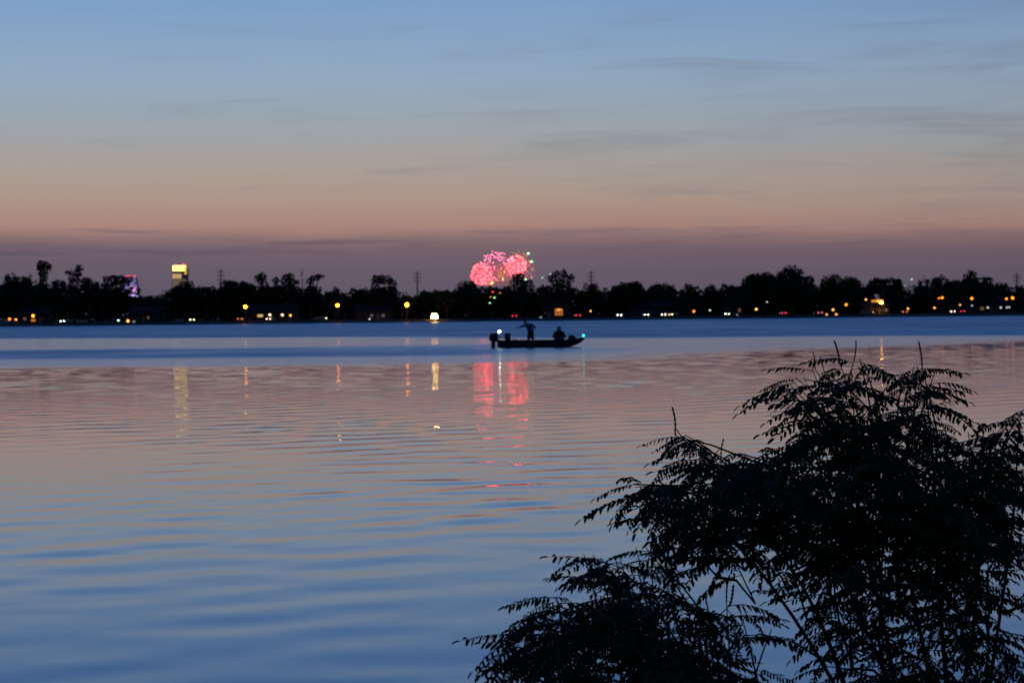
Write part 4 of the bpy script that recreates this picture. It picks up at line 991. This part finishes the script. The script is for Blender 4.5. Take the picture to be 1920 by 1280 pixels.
def shrub(name, label, base_px, depth, zones, trunks, seed, n_obj=290):
    """zones: (px, py, rx, ry, shoots, spikes) ellipses of the photo, at about `depth` metres"""
    r = random.Random(seed); b0 = at(base_px[0], base_px[1], depth); b0.z = 0.30
    root = tag(empty(name, b0), label, 'shrub')
    stems = MB(); nodes = []
    # main stems
    for (px, py, dd, px2, py2, dd2, rad) in trunks:
        p1 = at(px, py, depth + dd); p2 = at(px2, py2, depth + dd2); st_ = b0 + Vector((r.uniform(-.12, .12), r.uniform(-.1, .1), -.1))
        pts = []
        for i in range(15):
            t = i / 14
            a = st_.lerp(p1, t); c = p1.lerp(p2, t); q = a.lerp(c, t)
            pts.append(q + Vector((math.sin(t*9+px)*.010, math.cos(t*8+py)*.010, 0)))
        stems.tube([p - b0 for p in pts], [.62*rad*(1 - .78*i/14) for i in range(15)], 7)
        nodes += [(p, i/14) for i, p in enumerate(pts) if i > 4]
    leaves = []; spikes = []
    for zi, (px, py, rx, ry, ns, sp_) in enumerate(zones):
        r = random.Random(seed * 1000 + int(px) * 7 + int(py))
        for i in range(ns):
            a = r.uniform(0, 2*PI); q = math.sqrt(r.uniform(0.0, 1.0))
            if r.random() < .18: q *= 1.35
            ex, ey = math.cos(a)*q, math.sin(a)*q
            dep = depth + r.uniform(-1, 1) * .55 * math.sqrt(max(.05, 1 - min(q, 1)*q*.8))
            tip = at(px + ex*rx, py + ey*ry, dep)
            out = (tip - (b0 + Vector((0, 0, .7)))); out = Vector((out.x, out.y*.6, out.z*.45)).normalized()
            d = (out*.7 + Vector((r.uniform(-.5, .5), r.uniform(-.5, .5), r.uniform(-.25, .38)))).normalized()
            L = r.uniform(.16, .34); st_ = tip - d*L + Vector((0, 0, -.03))
            # twig from the nearest lower stem node
            cand = min(nodes, key=lambda nd: (nd[0] - st_).length + max(0, nd[0].z - st_.z)*1.5)
            mid = cand[0].lerp(st_, .5) + Vector((0, 0, .03))
            stems.tube([cand[0] - b0, mid - b0, st_ - b0], [.0055, .0042, .0032], 4)
            stems.tube([st_ - b0, (st_.lerp(tip, .55) + Vector((0, 0, .012))) - b0, tip - b0], [.0032, .0024, .0012], 4)
            nodes.append((st_, 1)); k = r.randint(6, 9)
            for j in range(k):
                t = (j + .6) / k; p = st_.lerp(tip, t) + Vector((0, 0, .012*math.sin(PI*t)))
                ang = j * 2.4 + r.uniform(-.4, .4); sx = d.cross(Vector((0, 0, 1))).normalized(); up = sx.cross(d)
                ld = (d*r.uniform(.25, .7) + sx*math.cos(ang) + up*math.sin(ang)*.55 + Vector((0, 0, .05))).normalized()
                if ld.z > .22 and (ld.z > .5 or r.random() < .62): ld.z = .22 - (ld.z - .22) * .4; ld.normalize()
                zz = (Vector((0, 0, 1)) + Vector((r.uniform(-.5, .5), r.uniform(-.5, .5), 0))); xx = ld.cross(zz).normalized(); zz = xx.cross(ld).normalized()
                sc_ = r.uniform(.5, 1.25) * (1 - .2*t)
                leaves.append((q + r.uniform(-.1, .1), p - b0, Matrix((xx, ld, zz)).transposed(), sc_, r.randrange(len(LM))))
            if r.random() < sp_ * .5:
                spikes.append((tip - b0, (d*.8 + Vector((r.uniform(-.4, .4), 0, .9))).normalized(), r.uniform(.55, 1.0)))
    stems.build('stem', STEM, root)
    leaves.sort(key=lambda e: -e[0])
    for q, p, R, s_, v in leaves[:n_obj]:
        o = bpy.data.objects.new('leaf', LM[v]); COL.objects.link(o); o.parent = root
        o.matrix_local = Matrix.Translation(p) @ R.to_4x4() @ Matrix.Scale(s_, 4)
    VV, QQ, off = [], [], 0
    for q, p, R, s_, v in leaves[n_obj:]:
        V, Q = LV[v]; A = np.array(R)
        VV.append((V * s_) @ A.T + np.array(p)); QQ.append(Q + off); off += len(V)
    if VV:
        fo = bulk('foliage', np.concatenate(VV), np.concatenate(QQ), LEAF, root); fo['kind'] = 'stuff'
    for p, d, s_ in spikes:
        o = bpy.data.objects.new('seed_spike', SPM[r.randrange(3)]); COL.objects.link(o); o.parent = root
        o.matrix_local = Matrix.Translation(p) @ d.to_track_quat('Z', 'Y').to_matrix().to_4x4() @ Matrix.Scale(s_, 4)
    return root

shrub('leafy_shrub', 'tall dark feathery-leaved shrub with dry seed spikes on the near bank', (1760, 1280), 5.7, [
    (1580, 770, 110, 45, 11, .08), (1478, 712, 26, 18, 5, .2), (1540, 690, 30, 14, 3, .2), (1605, 685, 40, 14, 4, .3), (1725, 698, 30, 18, 5, .2), (1690, 770, 60, 45, 7, .1),
    (1560, 865, 130, 60, 27, .03), (1760, 875, 130, 55, 27, .03), (1850, 822, 60, 30, 9, .2), (1912, 765, 14, 20, 3, .2),
    (1415, 880, 50, 45, 9, .15), (1300, 905, 75, 42, 8, .15), (1205, 925, 34, 22, 4, .35), (1190, 905, 16, 14, 2, .6), (1250, 955, 36, 16, 4, .1), (1268, 820, 26, 14, 5, .8), (1370, 870, 40, 22, 4, .2), (1330, 960, 60, 18, 4, .1),
    (1490, 965, 70, 35, 10, .03), (1640, 955, 110, 45, 15, .02), (1830, 970, 90, 50, 14, .02),
    (1510, 1035, 50, 20, 3, .03), (1560, 1120, 60, 55, 6, .03), (1680, 1070, 90, 60, 5, .02), (1850, 1110, 70, 90, 7, .02), (1610, 1220, 100, 30, 4, .02), (1760, 1230, 120, 40, 5, .02), (1890, 1230, 50, 50, 4, .02)],
    [(1640, 1180, 0, 1400, 985, -.2, .019), (1640, 1180, -.1, 1230, 900, -.1, .016), (1700, 1120, .2, 1530, 760, .1, .018), (1740, 1050, 0, 1620, 700, 0, .016),
     (1790, 1080, -.2, 1730, 740, -.1, .017), (1850, 1100, .2, 1850, 830, .2, .016), (1880, 1100, 0, 1915, 790, 0, .015), (1700, 1200, .3, 1480, 950, .3, .014), (1720, 1200, -.3, 1560, 1080, -.35, .012)], 21)
shrub('leafy_shrub', 'lower dark feathery-leaved shrub reaching out over the water in front of the tall one', (1330, 1280), 5.2, [
    (1190, 1110, 70, 35, 9, .1), (1200, 1185, 90, 40, 10, .03), (1100, 1190, 55, 35, 5, .06), (990, 1158, 24, 14, 3, .1), (965, 1182, 16, 14, 3, .05), (955, 1222, 16, 12, 3, 0), (1040, 1130, 26, 16, 4, .1), (1010, 1215, 40, 30, 5, 0),
    (1180, 1050, 60, 14, 5, .3), (1110, 1038, 25, 10, 2, .3), (1200, 1024, 34, 10, 4, .3), (1345, 1142, 60, 14, 4, .7), (1300, 1205, 70, 40, 7, .03), (1070, 1262, 60, 18, 6, .03), (1230, 1262, 130, 22, 9, .02), (1400, 1250, 60, 30, 3, .1)],
    [(1280, 1260, 0, 1190, 1070, 0, .013), (1200, 1270, -.1, 1000, 1160, -.1, .013), (1220, 1250, .1, 1090, 1130, .1, .012), (1340, 1250, 0, 1330, 1120, .1, .013), (1270, 1300, -.2, 1060, 1250, -.2, .012), (1400, 1300, .1, 1440, 1180, .1, .011)], 33, 280)

# small dark specks added on the water surface
for px, py, lab in ((362.5, 887, 'small dark speck on the pink calm water'), (720.5, 952, 'tiny dark speck on the water nearer the bank'), (1028.5, 990, 'tiny dark speck on the water just off the shrub')):
    d_ = H * F / (py - 590 - (960 - px) * math.tan(roll)); p = at(px, py, d_); mb = MB()
    mb.loft([[(-.02, 0, -.004), (0, -.014, -.004), (.02, 0, -.004), (0, .014, -.004)], [(-.018, 0, .008), (0, -.012, .005), (.018, 0, .010), (0, .012, .006)]])
    tag(mb.build('water_speck', LEAF, None, False, (p.x, p.y, 0)), lab, 'leaf', 'dark specks on the lake')
